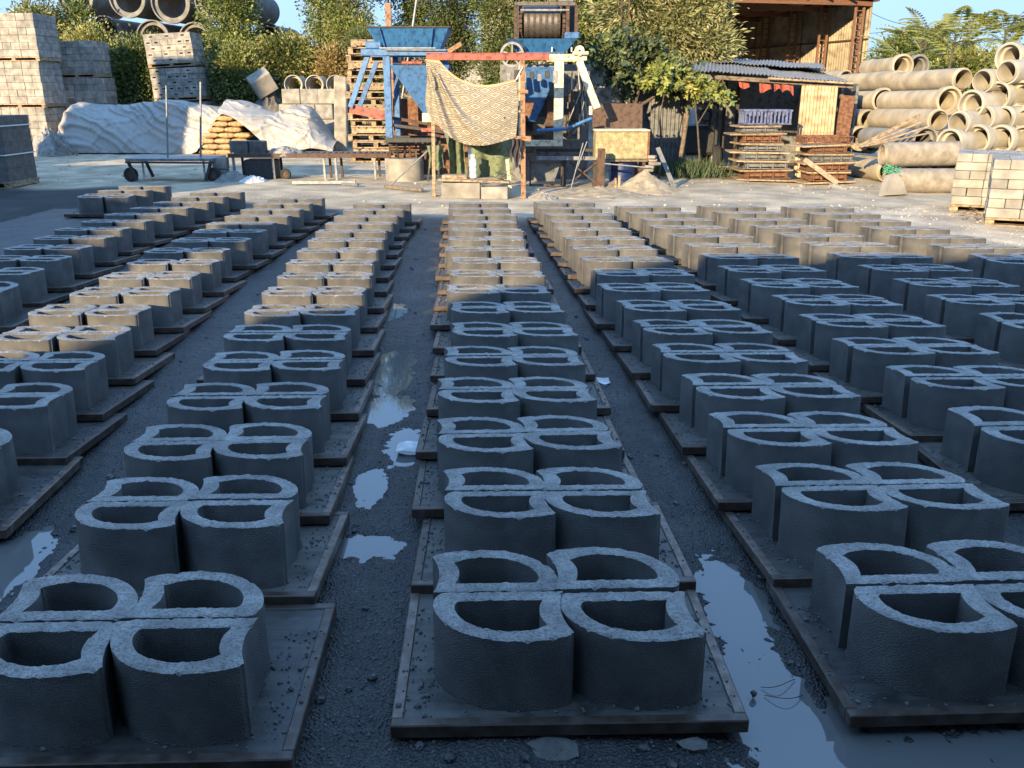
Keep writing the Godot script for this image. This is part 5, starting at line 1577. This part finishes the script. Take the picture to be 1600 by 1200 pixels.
# piles of steel moulds between boards
func build_moulds() -> void:
	rng.seed = 1210
	for q in [[4.20, -15.95, 0.0, "left pile", 7], [5.20, -15.55, 0.06, "right pile", 5]]:
		var y := 0.03
		for i in int(q[4]):
			var w: float = 0.80 + R(-0.10, 0.26)
			var x: float = q[0] + R(-0.10, 0.10)
			var bd := one_box(Vector3.ZERO, Vector3(w, 0.026, 0.62), 0.004)
			var o := single("spacer_board", bd, M["wood_%d" % (rng.randi() % 3)], "wooden spacer board, %s from below in the %s of moulds" % [NTH[i], q[3]], "board", Vector3(x, y + 0.013, q[1]), "spacer boards between the steel moulds")
			o.rotation.y = q[2] + R(-0.12, 0.12)
			o.rotation.z = R(-0.02, 0.03)
			y += 0.04
			var h: float = [0.12, 0.11, 0.10, 0.10, 0.12, 0.085, 0.09][i]
			var mw: float = 0.60 + R(-0.08, 0.14)
			if i < int(q[4]) - (1 if q[0] < 5.0 else 0):
				mould("rusty steel mould, %s from below in the %s" % [NTH[i], q[3]], Vector3(x + R(-0.03, 0.03), y, q[1] + 0.02), q[2] + R(-0.06, 0.06), mw, h, M.rust if R(0, 1) < 0.65 else M.sheet_grey, 3 + rng.randi() % 3)
			y += h
		if q[0] < 5.0:
			# two blue crates on top
			for i in 2:
				var c := thing("plastic_crate", "blue-grey plastic crate on top of the left mould pile, %s one" % ["left", "right"][i], "crate", Vector3(4.02 + 0.40 * i, y - 0.09, -15.85 + 0.06 * i), 0.05, "crates on the left mould pile")
				part(c, "floor", one_box(Vector3(0, 0.012, 0), Vector3(0.38, 0.02, 0.36), 0.004), M.blue_plastic)
				for s in [-1.0, 1.0]:
					part(c, "rim", one_box(Vector3(0, 0.225, s * 0.175), Vector3(0.39, 0.03, 0.022), 0.003), M.blue_plastic)
					part(c, "rim", one_box(Vector3(s * 0.185, 0.225, 0), Vector3(0.022, 0.03, 0.33), 0.003), M.blue_plastic)
					for k in 6: part(c, "slat", one_box(Vector3(-0.165 + 0.066 * k, 0.116, s * 0.175), Vector3(0.028, 0.187, 0.014), 0.002), M.blue_plastic)
					for k in 5: part(c, "slat", one_box(Vector3(s * 0.185, 0.116, -0.13 + 0.065 * k), Vector3(0.014, 0.187, 0.028), 0.002), M.blue_plastic)
	# pale rubble lumps in front of the right pile
	for i in 12:
		var s := R(0.03, 0.08)
		var o := single("rubble_stone", stone_mesh(200 + i, 0.4), M.dry_concrete, "pale rubble lump on the dust before the right mould pile, %s" % NTH[i], "stone", Vector3(4.75 + R(-0.2, 1.0), 0.02, -14.7 + R(-0.5, 0.35)), "rubble lumps before the mould piles")
		o.scale = Vector3(s, s * 0.6, s * 1.1)
	single("loose_plank", one_bar(Vector3(4.75, 0.42, -15.2), Vector3(5.25, 0.06, -14.95), 0.09, 0.02), M.wood_2, "pale plank slanting down the front of the right mould pile", "plank")

func mould(label: String, at: Vector3, turn: float, w: float, h: float, m: Material, cells: int) -> void:
	var t := thing("steel_mould", label, "mould", at, turn, "steel moulds piled between boards")
	for s in [-1.0, 1.0]:
		part(t, "side_plate", one_box(Vector3(s * (w / 2), h / 2, 0), Vector3(0.012, h, 0.46), 0.002), m)
		part(t, "flange", one_box(Vector3(0, h - 0.008 if s > 0 else 0.008, 0.25), Vector3(w + 0.10, 0.014, 0.05), 0.002), m)
	part(t, "back_plate", one_box(Vector3(0, h / 2, -0.21), Vector3(w - 0.02, h, 0.012), 0.002), m)
	part(t, "front_plate", one_box(Vector3(0, h * 0.5, 0.215), Vector3(w - 0.02, h * 0.45, 0.010), 0.002), m)
	for i in cells + 1:
		part(t, "rib", one_box(Vector3(-w / 2 + 0.03 + (w - 0.06) * i / cells, h / 2, 0.235), Vector3(0.022, h - 0.03, 0.035), 0.002), m)

# ---------------------------------------------------------------- the big open hall at the back right
func build_hall() -> void:
	rng.seed = 1311
	var t := thing("open_steel_hall", "tall open-fronted steel hall with rusty lattice posts and sheet walls", "hall")
	var a := Vector3(19.1, 0, -52.0)          # near end of the right wall
	var d := Vector3(-0.243, 0, -0.970)       # along the wall, away
	var n := Vector3(-0.970, 0, 0.243)        # into the hall
	var H := 6.15
	var L := 19.0
	# sheets of the right wall, two tiers, each its own panel with a rail between
	for k in 10:
		for tier in 3:
			var w := L / 10.0
			var p := a + d * (w * k) + Vector3(0, H / 3 * tier, 0)
			part(t, "wall_sheet", corrugated(p + n * (0.012 * ((k + tier) % 2)), d * (w + 0.06), Vector3(0, H / 3 + 0.05, 0), 8, 0.02, 0.0, 1), M.hall_sheet)
	for tier in 4: part(t, "wall_rail", one_bar(a + Vector3(0, 0.05 + (H - 0.1) / 3.0 * tier, 0) + n * 0.09, a + d * L + Vector3(0, 0.05 + (H - 0.1) / 3.0 * tier, 0) + n * 0.09, 0.07, 0.07, 0.0), M.rust_dark)
	for k in range(0, 10, 3):
		part(t, "wall_stud", one_bar(a + d * (1.9 * k + 0.95) + n * 0.09, a + d * (1.9 * k + 0.95) + n * 0.09 + Vector3(0, H, 0), 0.05, 0.05, 0.0), M.rust)
	# lattice posts
	for k in 6:
		var p := a + d * (0.25 + 3.3 * k) + n * 0.35
		for s in [0.0, 0.48]: part(t, "lattice_post", one_bar(p + n * s, p + n * s + Vector3(0, H - 0.1, 0), 0.13, 0.10, 0.0), M.rust)
		for j in 18: part(t, "lattice_rung", one_bar(p + Vector3(0, 0.2 + 0.33 * j, 0), p + n * 0.48 + Vector3(0, 0.2 + 0.33 * j, 0), 0.06, 0.05, 0.0), M.rust)
	# back and far left walls
	var W := 17.0
	var b := a + d * L
	part(t, "back_wall", corrugated(b, n * W, Vector3(0, H + 2.5, 0), 60, 0.02, 0.0, 1), M.hall_sheet)
	for k in 8: part(t, "back_stud", one_bar(b + n * (2.1 * k + 1.0) - d * 0.1, b + n * (2.1 * k + 1.0) - d * 0.1 + Vector3(0, H + 2.3, 0), 0.1, 0.1, 0.0), M.rust_dark)
	for k in 3: part(t, "back_rail", one_bar(b - d * 0.1 + Vector3(0, 2.0 * k + 1.0, 0), b + n * W - d * 0.1 + Vector3(0, 2.0 * k + 1.0, 0), 0.08, 0.08, 0.0), M.rust_dark)
	part(t, "left_wall", one_bar(a + n * W + Vector3(0, 3.0, 0), b + n * W + Vector3(0, 3.0, 0), 0.08, 6.0, 0.0), M.hall_sheet)
	# roof rises from the right wall towards a ridge
	var rise := Vector3(0, 0.35, 0)
	var g := G()
	var over := d * -0.5
	var e := n * -0.35
	g.sheet(func(u: float, v: float) -> Vector3: return a + over + e + Vector3(0, H - 0.06, 0) + (n * (W * 0.5 + 0.35) + rise) * u + d * (L + 0.6) * v, 4, 4, 0.05)
	part(t, "roof_slope", g, M.roof_underside)
	g = G()
	g.sheet(func(u: float, v: float) -> Vector3: return a + over + Vector3(0, H - 0.06, 0) + n * W * 0.5 + rise + (n * (W * 0.5 + 0.35) - rise) * u + d * (L + 0.6) * v, 4, 4, 0.05)
	part(t, "roof_slope", g, M.roof_underside)
	for k in 5:
		var p := a + d * (0.1 + 4.0 * k) + Vector3(0, H - 0.35, 0)
		part(t, "rafter", one_bar(p, p + n * W * 0.5 + rise, 0.16, 0.22, 0.0), M.rust)
		part(t, "tie_beam", one_bar(p, p + n * W, 0.12, 0.16, 0.0), M.rust)
		for j in 6: part(t, "truss_bar", one_bar(p + n * (1.4 * j), p + n * (1.4 * j + 0.7) + rise * ((1.4 * j + 0.7) / (W * 0.5)), 0.07, 0.07, 0.0), M.rust_dark)
	for k in 6: part(t, "purlin", one_bar(a + over + (n * W * 0.5 + rise) * (k / 6.0) + Vector3(0, H - 0.2, 0), b + (n * W * 0.5 + rise) * (k / 6.0) + Vector3(0, H - 0.2, 0), 0.1, 0.1, 0.0), M.rust_dark)

# ---------------------------------------------------------------- plants
func leaf_mesh(l: float, w: float) -> ArrayMesh:
	var g := G()
	var tip := Vector3(0, 0, l)
	var a := Vector3(-w / 2, w * 0.16, l * 0.45)
	var b := Vector3(w / 2, w * 0.16, l * 0.45)
	var mid := Vector3(0, 0, l * 0.5)
	g.tri(Vector3.ZERO, a, mid); g.tri(a, tip, mid); g.tri(Vector3.ZERO, mid, b); g.tri(b, mid, tip)
	return g.mesh()

func fig_leaf() -> ArrayMesh:
	var g := G()
	var out := []
	for k in 21:
		var a := PI * (-0.15 + 1.3 * k / 20.0)
		var r := 0.075 + 0.035 * cos(5.0 * (a - PI / 2))
		out.append(Vector3(r * cos(a), 0.02 * sin(2.0 * a) - 0.015, r * sin(a) + 0.03))
	for k in 20: g.tri(Vector3(0, 0.01, 0.0), out[k], out[k + 1])
	return g.mesh()

func frond_mesh() -> ArrayMesh:
	# feathered leaf: a drooping rib with paired leaflets
	var g := G()
	var pts := []
	for k in 13: pts.append(Vector3(0, 0.09 * sin(PI * k / 12.0 * 0.8) - 0.16 * pow(k / 12.0, 2.2), 0.85 * k / 12.0))
	for k in 12: g.bar(pts[k], pts[k + 1], 0.008, 0.006)
	for k in range(2, 13):
		var l := 0.21 * sin(PI * (0.25 + 0.7 * k / 12.0))
		for s in [-1.0, 1.0]:
			var o: Vector3 = pts[k]
			var dir := Vector3(s * 0.86, -0.28, 0.42).normalized()
			var side := Vector3(0, 0.2, 1).normalized() * 0.024
			g.tri(o, o + dir * l * 0.4 + side, o + dir * l); g.tri(o, o + dir * l, o + dir * l * 0.4 - side)
	return g.mesh()

# leaf clumps through ellipsoids: [centre, radii]
func foliage(parent: Node, called: String, lobes: Array, clumps: int, per: int, spread: float, shape: Mesh, tones: Array, droop := 0.0, m := "leaf", size := Vector2(0.5, 1.5)) -> MultiMeshInstance3D:
	var xf := []
	var cols := []
	var vol := 0.0
	for l in lobes: vol += pow(l[1].x * l[1].y * l[1].z, 0.7)
	for l in lobes:
		var share := int(clumps * pow(l[1].x * l[1].y * l[1].z, 0.7) / vol)
		for c in share:
			var dir := Vector3(R(-1, 1), R(-1, 1), R(-1, 1))
			while dir.length() > 1.0 or dir.length() < 0.05: dir = Vector3(R(-1, 1), R(-1, 1), R(-1, 1))
			var q := dir.normalized() * pow(R(0.12, 1.0), 0.45) * R(0.82, 1.12)
			var at: Vector3 = l[0] + Vector3(q.x * l[1].x, q.y * l[1].y, q.z * l[1].z)
			var tone: Color = tones[rng.randi() % tones.size()] * R(0.75, 1.25)
			for i in per:
				var off := Vector3(rng.randfn(), rng.randfn() * 0.8, rng.randfn()) * spread
				var out := (q + off * 1.5 + Vector3(R(-0.7, 0.7), R(-0.5, 0.7) - droop, R(-0.7, 0.7))).normalized()
				var b := Basis.looking_at(-out, Vector3(R(-0.4, 0.4), 1, R(-0.4, 0.4)))
				b = b * Basis(Vector3.BACK, R(-1.2, 1.2))
				xf.append(Transform3D(b.scaled(Vector3.ONE * R(size.x, size.y)), at + off))
				var k := R(0.8, 1.2)
				cols.append(Color(tone.r * k, tone.g * k, tone.b * k))
	var o := multi(called, shape, M[m], xf, cols, parent)
	if parent != self: o.set_meta("kind", "stuff")
	return o

func tree(called: String, label: String, at: Vector3, lobes: Array, r: float, clumps: int, per: int, spread: float, shape: Mesh, tones: Array, group := "", droop := 0.0, size := Vector2(0.5, 1.5)) -> void:
	var t := thing(called, label, "tree", at, 0.0, group)
	var g := G()
	var hub: Vector3 = lobes[0][0] * Vector3(0.5, 0.62, 0.5)
	g.tube([Vector3(0, -0.1, 0), hub * 0.4 + Vector3(R(-0.08, 0.08), 0, 0), hub], [r * 1.2, r, r * 0.8], 9)
	for l in lobes:
		var e: Vector3 = l[0] + Vector3(0, l[1].y * 0.3, 0)
		var m: Vector3 = hub.lerp(e, 0.5) + Vector3(R(-0.15, 0.15), R(0.0, 0.2), R(-0.15, 0.15))
		g.tube([hub * 0.96, m, e], [r * 0.62, r * 0.4, r * 0.12], 7)
		for k in 6:
			var q := Vector3(R(-1, 1), R(-0.4, 1), R(-1, 1)).normalized()
			g.tube([m.lerp(e, R(0.0, 0.8)), l[0] + Vector3(q.x * l[1].x, q.y * l[1].y, q.z * l[1].z) * 0.8], [r * 0.25, r * 0.06], 5)
	part(t, "trunk", g, M.bark)
	foliage(t, "crown", lobes, clumps, per, spread, shape, tones, droop, "leaf", size)

func build_plants() -> void:
	rng.seed = 1412
	var small := leaf_mesh(0.082, 0.044)
	var slim := leaf_mesh(0.12, 0.032)
	var green := [Color(0.125, 0.165, 0.042), Color(0.09, 0.13, 0.034), Color(0.165, 0.185, 0.052)]
	var deep := [Color(0.065, 0.09, 0.026), Color(0.09, 0.11, 0.033), Color(0.05, 0.07, 0.024)]
	var golden := [Color(0.21, 0.21, 0.062), Color(0.17, 0.18, 0.055), Color(0.26, 0.24, 0.08)]
	var V := func(x: float, y: float, z: float) -> Vector3: return Vector3(x, y, z)
	# trees along the top of the bank, left to right
	var spec := [
		["leafy tree hiding the bank pipes, between the slotted blocks and single pipe", -8.0, -27.7, [[V.call(0, 1.5, 0), V.call(0.75, 1.35, 0.7)], [V.call(0.2, 0.4, 0.3), V.call(0.8, 0.6, 0.6)]], green, 0.07, 300],
		["tall thin tree right of the single open pipe", -5.75, -29.3, [[V.call(0, 2.3, 0), V.call(0.55, 2.0, 0.5)], [V.call(0.35, 0.9, 0.2), V.call(0.5, 0.7, 0.5)]], green, 0.06, 240],
		["bushy sunlit tree behind the upright concrete beam", -4.75, -28.6, [[V.call(0, 1.9, 0), V.call(0.75, 1.8, 0.7)], [V.call(0.1, 0.5, 0.3), V.call(0.7, 0.6, 0.6)]], green + golden, 0.07, 380],
		["darker tree above the tall pallet pile", -3.25, -30.2, [[V.call(0, 2.6, 0), V.call(0.85, 2.0, 0.8)], [V.call(0.4, 1.0, 0.2), V.call(0.6, 0.9, 0.5)]], deep + green, 0.08, 300],
		["dark dense tree behind the blue hopper", -1.75, -29.6, [[V.call(0, 2.9, 0), V.call(1.0, 2.3, 0.9)], [V.call(-0.2, 1.2, 0.2), V.call(0.9, 0.9, 0.7)]], deep, 0.10, 460],
		["sunlit tree between the blue hopper and the mixer drum", -0.25, -28.8, [[V.call(0, 3.0, 0), V.call(0.85, 2.3, 0.8)], [V.call(0.1, 1.4, 0.2), V.call(0.9, 0.9, 0.7)]], green + deep, 0.09, 420],
		["yellow-green tree right behind the mixer drum", 1.35, -29.4, [[V.call(0, 3.1, 0), V.call(0.9, 2.4, 0.9)], [V.call(0.5, 2.2, 0.4), V.call(0.8, 1.6, 0.7)]], golden + green, 0.09, 420],
		["pale green tree behind the fig, left of the hall", 3.1, -31.0, [[V.call(0, 3.2, 0), V.call(1.1, 2.4, 1.0)]], golden + green, 0.09, 300]]
	for s in spec:
		# crowns go on well above the frame
		var lobes: Array = s[3]
		lobes.append([s[3][0][0] + Vector3(R(-0.3, 0.3), 2.0, R(-0.3, 0.1)), Vector3(s[3][0][1].x * 1.1, 1.5, 0.8)])
		lobes.append([s[3][0][0] + Vector3(R(-0.5, 0.5), 3.4, R(-0.3, 0.1)), Vector3(s[3][0][1].x * 0.8, 1.1, 0.7)])
		tree("bank_tree", s[0], Vector3(s[1], bank(s[1], s[2]) - 0.05, s[2]), s[3], s[5], int(s[6] * 2.2), 44, 0.15, small, s[4], "trees along the bank")
	# far left: yellowing bushes and dark ones between the stacks
	for s in [
		["golden bush between the second block stack and the bank pipes", -11.7, -26.9, Vector3(0.8, 0.95, 0.6), golden, 240], ["dark bush above the sunlit block stack", -13.6, -28.0, Vector3(0.9, 1.0, 0.7), deep + golden, 240],
		["feathery bush in front of the left bank pipes", -12.6, -28.4, Vector3(0.35, 1.0, 0.35), green, 130], ["ivy bush under the bank pipes left of the slotted blocks", -10.1, -26.3, Vector3(1.1, 1.15, 0.6), deep + green, 360],
		["sunlit bush beside the slotted block stack", -7.5, -26.5, Vector3(0.75, 0.95, 0.6), green + golden, 240], ["brownish bush below the single open pipe", -6.2, -27.0, Vector3(1.0, 0.75, 0.6), deep + golden, 240],
		["rusty dry bush beside the upright beam", -4.9, -26.6, Vector3(0.55, 0.8, 0.5), [Color(0.24, 0.17, 0.06), Color(0.2, 0.15, 0.06)], 130], ["dark bush behind the pallet pile", -3.9, -26.8, Vector3(0.8, 1.0, 0.6), deep, 200]]:
		var y := bank(s[1], s[2])
		var b := thing("bank_bush", s[0], "bush", Vector3(s[1], y, s[2]), 0.0, "bushes on the bank")
		var g := G()
		for k in 7: g.tube([Vector3(R(-0.15, 0.15), -0.1, R(-0.1, 0.1)), Vector3(R(-0.6, 0.6) * s[3].x, s[3].y * R(0.5, 1.0), R(-0.5, 0.5) * s[3].z)], [0.02, 0.006], 5)
		part(b, "stems", g, M.bark)
		foliage(b, "foliage", [[Vector3(0, s[3].y * 0.55, 0), s[3]]], s[5], 52, 0.14, small, s[4])
	# ground ivy over the slope
	var xf := []
	var cols := []
	for i in 26000:
		var x := R(-15.5, 3.0)
		var z := R(-24.9, -29.0)
		var h := bank(x, z)
		if h < 0.05 and R(0, 1) < 0.6: continue
		var dir := Vector3(R(-1, 1), R(0.1, 1), R(-0.2, 1)).normalized()
		xf.append(Transform3D(Basis.looking_at(-dir, Vector3(0.2, 1, 0.1)).scaled(Vector3.ONE * R(0.7, 1.5)), Vector3(x, h + R(0.0, 0.22), z)))
		var c: Color = (deep + green)[rng.randi() % 6] * R(0.7, 1.3)
		cols.append(c)
	var iv := multi("undergrowth", small, M.leaf, xf, cols)
	meta(iv, "ivy and weeds covering the bank behind the yard", "undergrowth", "", "stuff")
	# the fig by the tank, the shrub behind it, and a low branch before the shed
	var figtone := [Color(0.045, 0.07, 0.03), Color(0.06, 0.085, 0.035), Color(0.085, 0.11, 0.04)]
	tree("fig_tree", "dark fig tree with big lobed leaves behind the rusty tank", Vector3(2.25, 0, -17.0), [[V.call(-0.15, 1.95, 0), V.call(0.62, 0.52, 0.5)], [V.call(0.45, 1.75, 0.2), V.call(0.45, 0.34, 0.4)], [V.call(-0.65, 2.05, 0.1), V.call(0.4, 0.32, 0.35)], [V.call(0.75, 1.55, 0.3), V.call(0.35, 0.2, 0.3)]], 0.06, 150, 8, 0.10, fig_leaf(), figtone, "", 0.25, Vector2(0.6, 1.15))
	tree("pale_shrub_tree", "silvery sunlit shrub tree rising above the shed roof", Vector3(3.35, 0, -19.4), [[V.call(-0.05, 2.75, 0), V.call(0.85, 0.85, 0.7)], [V.call(0.5, 2.35, 0.1), V.call(0.55, 0.5, 0.5)], [V.call(-0.6, 2.5, 0.0), V.call(0.5, 0.6, 0.5)], [V.call(-0.9, 3.1, 0.0), V.call(0.7, 0.7, 0.5)], [V.call(0.3, 3.3, 0.0), V.call(0.8, 0.7, 0.5)]], 0.07, 760, 30, 0.13, slim, [Color(0.22, 0.225, 0.10), Color(0.29, 0.27, 0.13), Color(0.16, 0.175, 0.07)])
	tree("fig_sapling", "bright green fig branch hanging before the shed's left post", Vector3(3.25, 0, -16.35), [[V.call(-0.1, 1.55, 0), V.call(0.26, 0.16, 0.2)], [V.call(0.28, 1.45, 0.05), V.call(0.2, 0.12, 0.18)]], 0.02, 34, 7, 0.07, fig_leaf(), [Color(0.16, 0.18, 0.035), Color(0.20, 0.20, 0.05), Color(0.10, 0.14, 0.03)], "", 0.2, Vector2(0.5, 0.9))
	tree("fig_sapling", "yellow-green fig branch over the rusty tank's right end", Vector3(2.55, 0, -16.2), [[V.call(-0.05, 1.72, 0), V.call(0.3, 0.2, 0.25)]], 0.02, 26, 7, 0.07, fig_leaf(), [Color(0.16, 0.18, 0.035), Color(0.11, 0.14, 0.035)], "", 0.2, Vector2(0.5, 0.9))
	# weeds by the grey sheet
	xf = []; cols = []
	var blade := leaf_mesh(0.30, 0.014)
	for i in 1300:
		var x := 3.2 + 0.28 * rng.randfn()
		var z := -16.6 + 0.25 * rng.randfn()
		var dir := Vector3(R(-0.5, 0.5), 1.0, R(-0.3, 0.5)).normalized()
		xf.append(Transform3D(Basis.looking_at(-dir, Vector3(0.1, 0.2, 1)).scaled(Vector3.ONE * R(0.5, 1.3)), Vector3(x, 0.0, z)))
		cols.append(Color(0.035, 0.06, 0.02) * R(0.7, 1.4))
	var wd := multi("weeds", blade, M.leaf, xf, cols)
	meta(wd, "tuft of dark green weeds at the foot of the grey sheet", "weeds", "", "stuff")
	# beyond the pipes: a dark round tree and feather-leaved trees
	var far_leaf := leaf_mesh(0.14, 0.07)
	tree("far_tree", "dense green tree right of the steel hall", Vector3(15.6, 0, -38.0), [[V.call(0, 2.4, 0), V.call(1.5, 1.25, 1.0)], [V.call(1.4, 2.2, 0), V.call(1.3, 1.0, 1.0)]], 0.14, 520, 40, 0.20, far_leaf, deep + green, "trees beyond the pipes")
	tree("far_tree", "light green tree behind the yellow pipes", Vector3(15.3, 0, -30.5), [[V.call(-1.0, 1.95, 0), V.call(1.2, 0.7, 0.8)], [V.call(0.4, 2.0, 0), V.call(0.9, 0.7, 0.8)]], 0.10, 260, 36, 0.18, far_leaf, green + golden, "trees beyond the pipes")
	var frond := frond_mesh()
	for q in [[9.35, -20.5, 2.6, "behind the top of the right pipe stack", 15], [9.7, -23.0, 2.65, "between the long pipes and the right stack", 15], [8.9, -21.8, 2.2, "just above the highest long pipe", 13], [10.9, -21.5, 2.75, "at the right edge behind the pipe stack", 15], [11.3, -26.5, 3.1, "tallest, in the middle of the feathery ones", 15]]:
		var t := thing("feather_leaf_tree", "young tree with long feathered leaves, %s" % q[3], "tree", Vector3(q[0], 0, q[1]), 0.0, "feather-leaved trees behind the pipes")
		var g := G()
		g.tube([Vector3(0, -0.1, 0), Vector3(R(-0.1, 0.1), q[2] * 0.55, 0), Vector3(0, q[2], 0)], [0.05, 0.04, 0.025], 8)
		part(t, "trunk", g, M.bark)
		xf = []; cols = []
		for k in int(q[4]) + 3:
			var a := TAU * k / float(q[4]) + R(-0.3, 0.3)
			var up := R(0.05, 0.9)
			var dir := Vector3(cos(a), up, sin(a)).normalized()
			xf.append(Transform3D(Basis.looking_at(-dir, Vector3.UP).scaled(Vector3.ONE * R(0.9, 1.5)), Vector3(0, q[2] - R(0.0, 0.4), 0)))
			cols.append(Color(0.19, 0.20, 0.045) * R(0.6, 1.3))
		multi("crown", frond, M.leaf, xf, cols, t).set_meta("kind", "stuff")

# ---------------------------------------------------------------- far things, and unseen buildings and added blockers that shade the yard
func build_far() -> void:
	var t := thing("power_line_pole", "thin distant electricity pole with a cross arm above the trees", "pole", Vector3(24.9, 0, -60))
	part(t, "pole", one_rod(Vector3(0, 0, 0), Vector3(0, 5.5, 0), 0.09, 8), M.wood_dark)
	part(t, "cross_arm", one_box(Vector3(0, 5.15, 0), Vector3(1.1, 0.08, 0.08)), M.wood_dark)
	for q in [[Vector3(24.9, 5.2, -60), Vector3(18.9, 6.6, -56), "up towards the hall roof"], [Vector3(24.4, 5.18, -60), Vector3(17.5, 4.9, -58), "level towards the hall"], [Vector3(25.4, 5.18, -60), Vector3(38, 4.4, -66), "off to the right"]]:
		var g := G()
		var p := []
		var r := []
		for k in 13:
			var u := k / 12.0
			p.append(q[0].lerp(q[1], u) - Vector3(0, 0.35 * 4.0 * u * (1.0 - u), 0)); r.append(0.016)
		g.tube(p, r, 5)
		single("power_line", g, M.dark_metal, "thin power line running %s" % q[2], "wire")
	single("far_roof", one_box(Vector3(0, 1.5, 0), Vector3(9, 3.0, 5), 0.02), M.sheet_roof, "low grey roof beyond the feathery trees", "building", Vector3(25.0, 0, -48))
	var hz := G()
	hz.box(Vector3(0, 1.5, 0), Vector3(40, 3.4, 4))
	single("far_wall", hz, M.plaster, "long pale boundary wall far behind the trees", "wall", Vector3(-17, 0, -49))

func build_behind() -> void:
	# workshop with a flat roof straight behind the camera; its roof edge shades the near half of the rows
	var t := thing("workshop", "flat-roofed workshop behind the camera whose roof shades the rows", "building")
	part(t, "wall", one_box(Vector3(3.4, 2.1, 8.5), Vector3(17.2, 4.2, 5.0)), M.plaster)
	part(t, "parapet", one_box(Vector3(3.4, 4.275, 8.5), Vector3(17.3, 0.15, 5.1), 0.01), M.plaster)
	# added canopy over the camera, keeps sky light off the block fronts
	var c := thing("added_canopy", "added canopy over the camera that keeps sky light off the block fronts", "canopy")
	var cr := G()
	cr.sheet(func(u: float, v: float) -> Vector3: return Vector3(lerpf(-1.73, 9.0, u), lerpf(2.21, 3.6, v), lerpf(-0.8, 5.98, v)), 2, 2, 0.04)
	part(c, "roof", cr, M.roof_underside)
	for x in [-1.62, 3.4, 8.9]: part(c, "post", one_box(Vector3(x, 1.12, -0.62), Vector3(0.10, 2.20, 0.10), 0.005), M.rust_dark)
	part(c, "edge_beam", one_box(Vector3(3.635, 2.14, -0.70), Vector3(10.7, 0.10, 0.08), 0.004), M.rust_dark)
	# gabled shed beside it: outline of its front wall
	t = thing("gabled_store", "gabled store behind the camera with a roof vent", "building")
	var g := G()
	g.prism(PackedVector2Array([Vector2(-27, 0), Vector2(-5.24, 0), Vector2(-5.24, 4.32), Vector2(-5.84, 4.13), Vector2(-6.2, 3.90), Vector2(-7.0, 3.74), Vector2(-7.67, 3.50), Vector2(-7.9, 3.38), Vector2(-8.5, 3.62), Vector2(-9.27, 4.06), Vector2(-10.9, 4.62), Vector2(-12.3, 5.45), Vector2(-14.2, 5.72), Vector2(-17.0, 6.3), Vector2(-27, 3.2)]), 5.0, Transform3D(Basis.IDENTITY, Vector3(0, 0, 8.5)))
	part(t, "wall", g, M.plaster)
	part(t, "vent", one_box(Vector3(-9.95, 4.55, 6.35), Vector3(0.75, 0.75, 0.6), 0.02), M.sheet_grey)
	# added unseen mass on the left, placed to shade the tarpaulin and its ground
	t = thing("added_side_blocker", "added unseen mass left of the frame, placed to shade the tarpaulin", "building")
	part(t, "tall_part", one_box(Vector3(-15.75, 3.45, -10.0), Vector3(2.3, 6.9, 1.2)), M.plaster)
	part(t, "low_part", one_box(Vector3(-11.1, 1.35, -9.9), Vector3(7.0, 2.7, 1.6)), M.plaster)

func build_small() -> void:
	rng.seed = 1513
	# stones under the first board and pieces in the lanes
	for q in [[0.10, -1.79, 0.055, "flat stone sticking out under the first middle board"], [0.43, -1.80, 0.032, "small square stone under the first middle board's right half"], [0.625, -1.99, 0.008, "pebble at the right edge of the first middle board"]]:
		var o := single("stone", stone_mesh(int(q[2] * 1000), 0.35), M.stone, q[3], "stone", Vector3(q[0], 0.014, q[1]))
		o.scale = Vector3(q[2] * 1.2, 0.011 if q[2] > 0.02 else 0.012, q[2] * 0.9)
	var g := G()
	g.sheet(func(u: float, v: float) -> Vector3: return Vector3(-0.50 + 0.10 * u, 0.022 + 0.006 * sin(u * 4.0) + 0.012 * v * u, -3.62 - 0.10 * v), 10, 8, 0.002)
	single("paper_scrap", g, M.film_white, "white torn paper bag lying at the edge of the middle row", "paper")
	g = G()
	g.sheet(func(u: float, v: float) -> Vector3: return Vector3(0.43 + 0.09 * u, 0.021 + 0.006 * sin(u * 7.0) * cos(v * 5.0), -4.58 - 0.10 * v), 8, 8, 0.002)
	single("plastic_scrap", g, M.film_white, "flat white plastic scrap in the lane right of the middle row", "scrap")
	for i in 2:
		g = G()
		var p := []
		var r := []
		for k in 9:
			var u := k / 8.0
			p.append(Vector3(0.655 + 0.10 * u, 0.004 + 0.012 * sin(PI * u), -2.00 - 0.05 * i + 0.03 * sin(PI * u + 0.6 * i))); r.append(0.0011)
		g.tube(p, r, 5)
		single("wire_end", g, M.rust_dark, "thin bent wire lying in the near puddle, %s" % ["closer one", "farther one"][i], "wire", Vector3.ZERO, "wires in the near puddle")

func _ready() -> void:
	light_and_camera()
	make_materials()
	build_ground()
	build_behind()
	build_hall()
	build_shed()
	build_machine()
	build_rows()
	build_left_stacks()
	build_tarps()
	build_tables()
	build_pipes()
	build_right_loads()
	build_canopy()
	build_tank()
	build_moulds()
	build_plants()
	build_far()
	build_gravel()
	build_small()
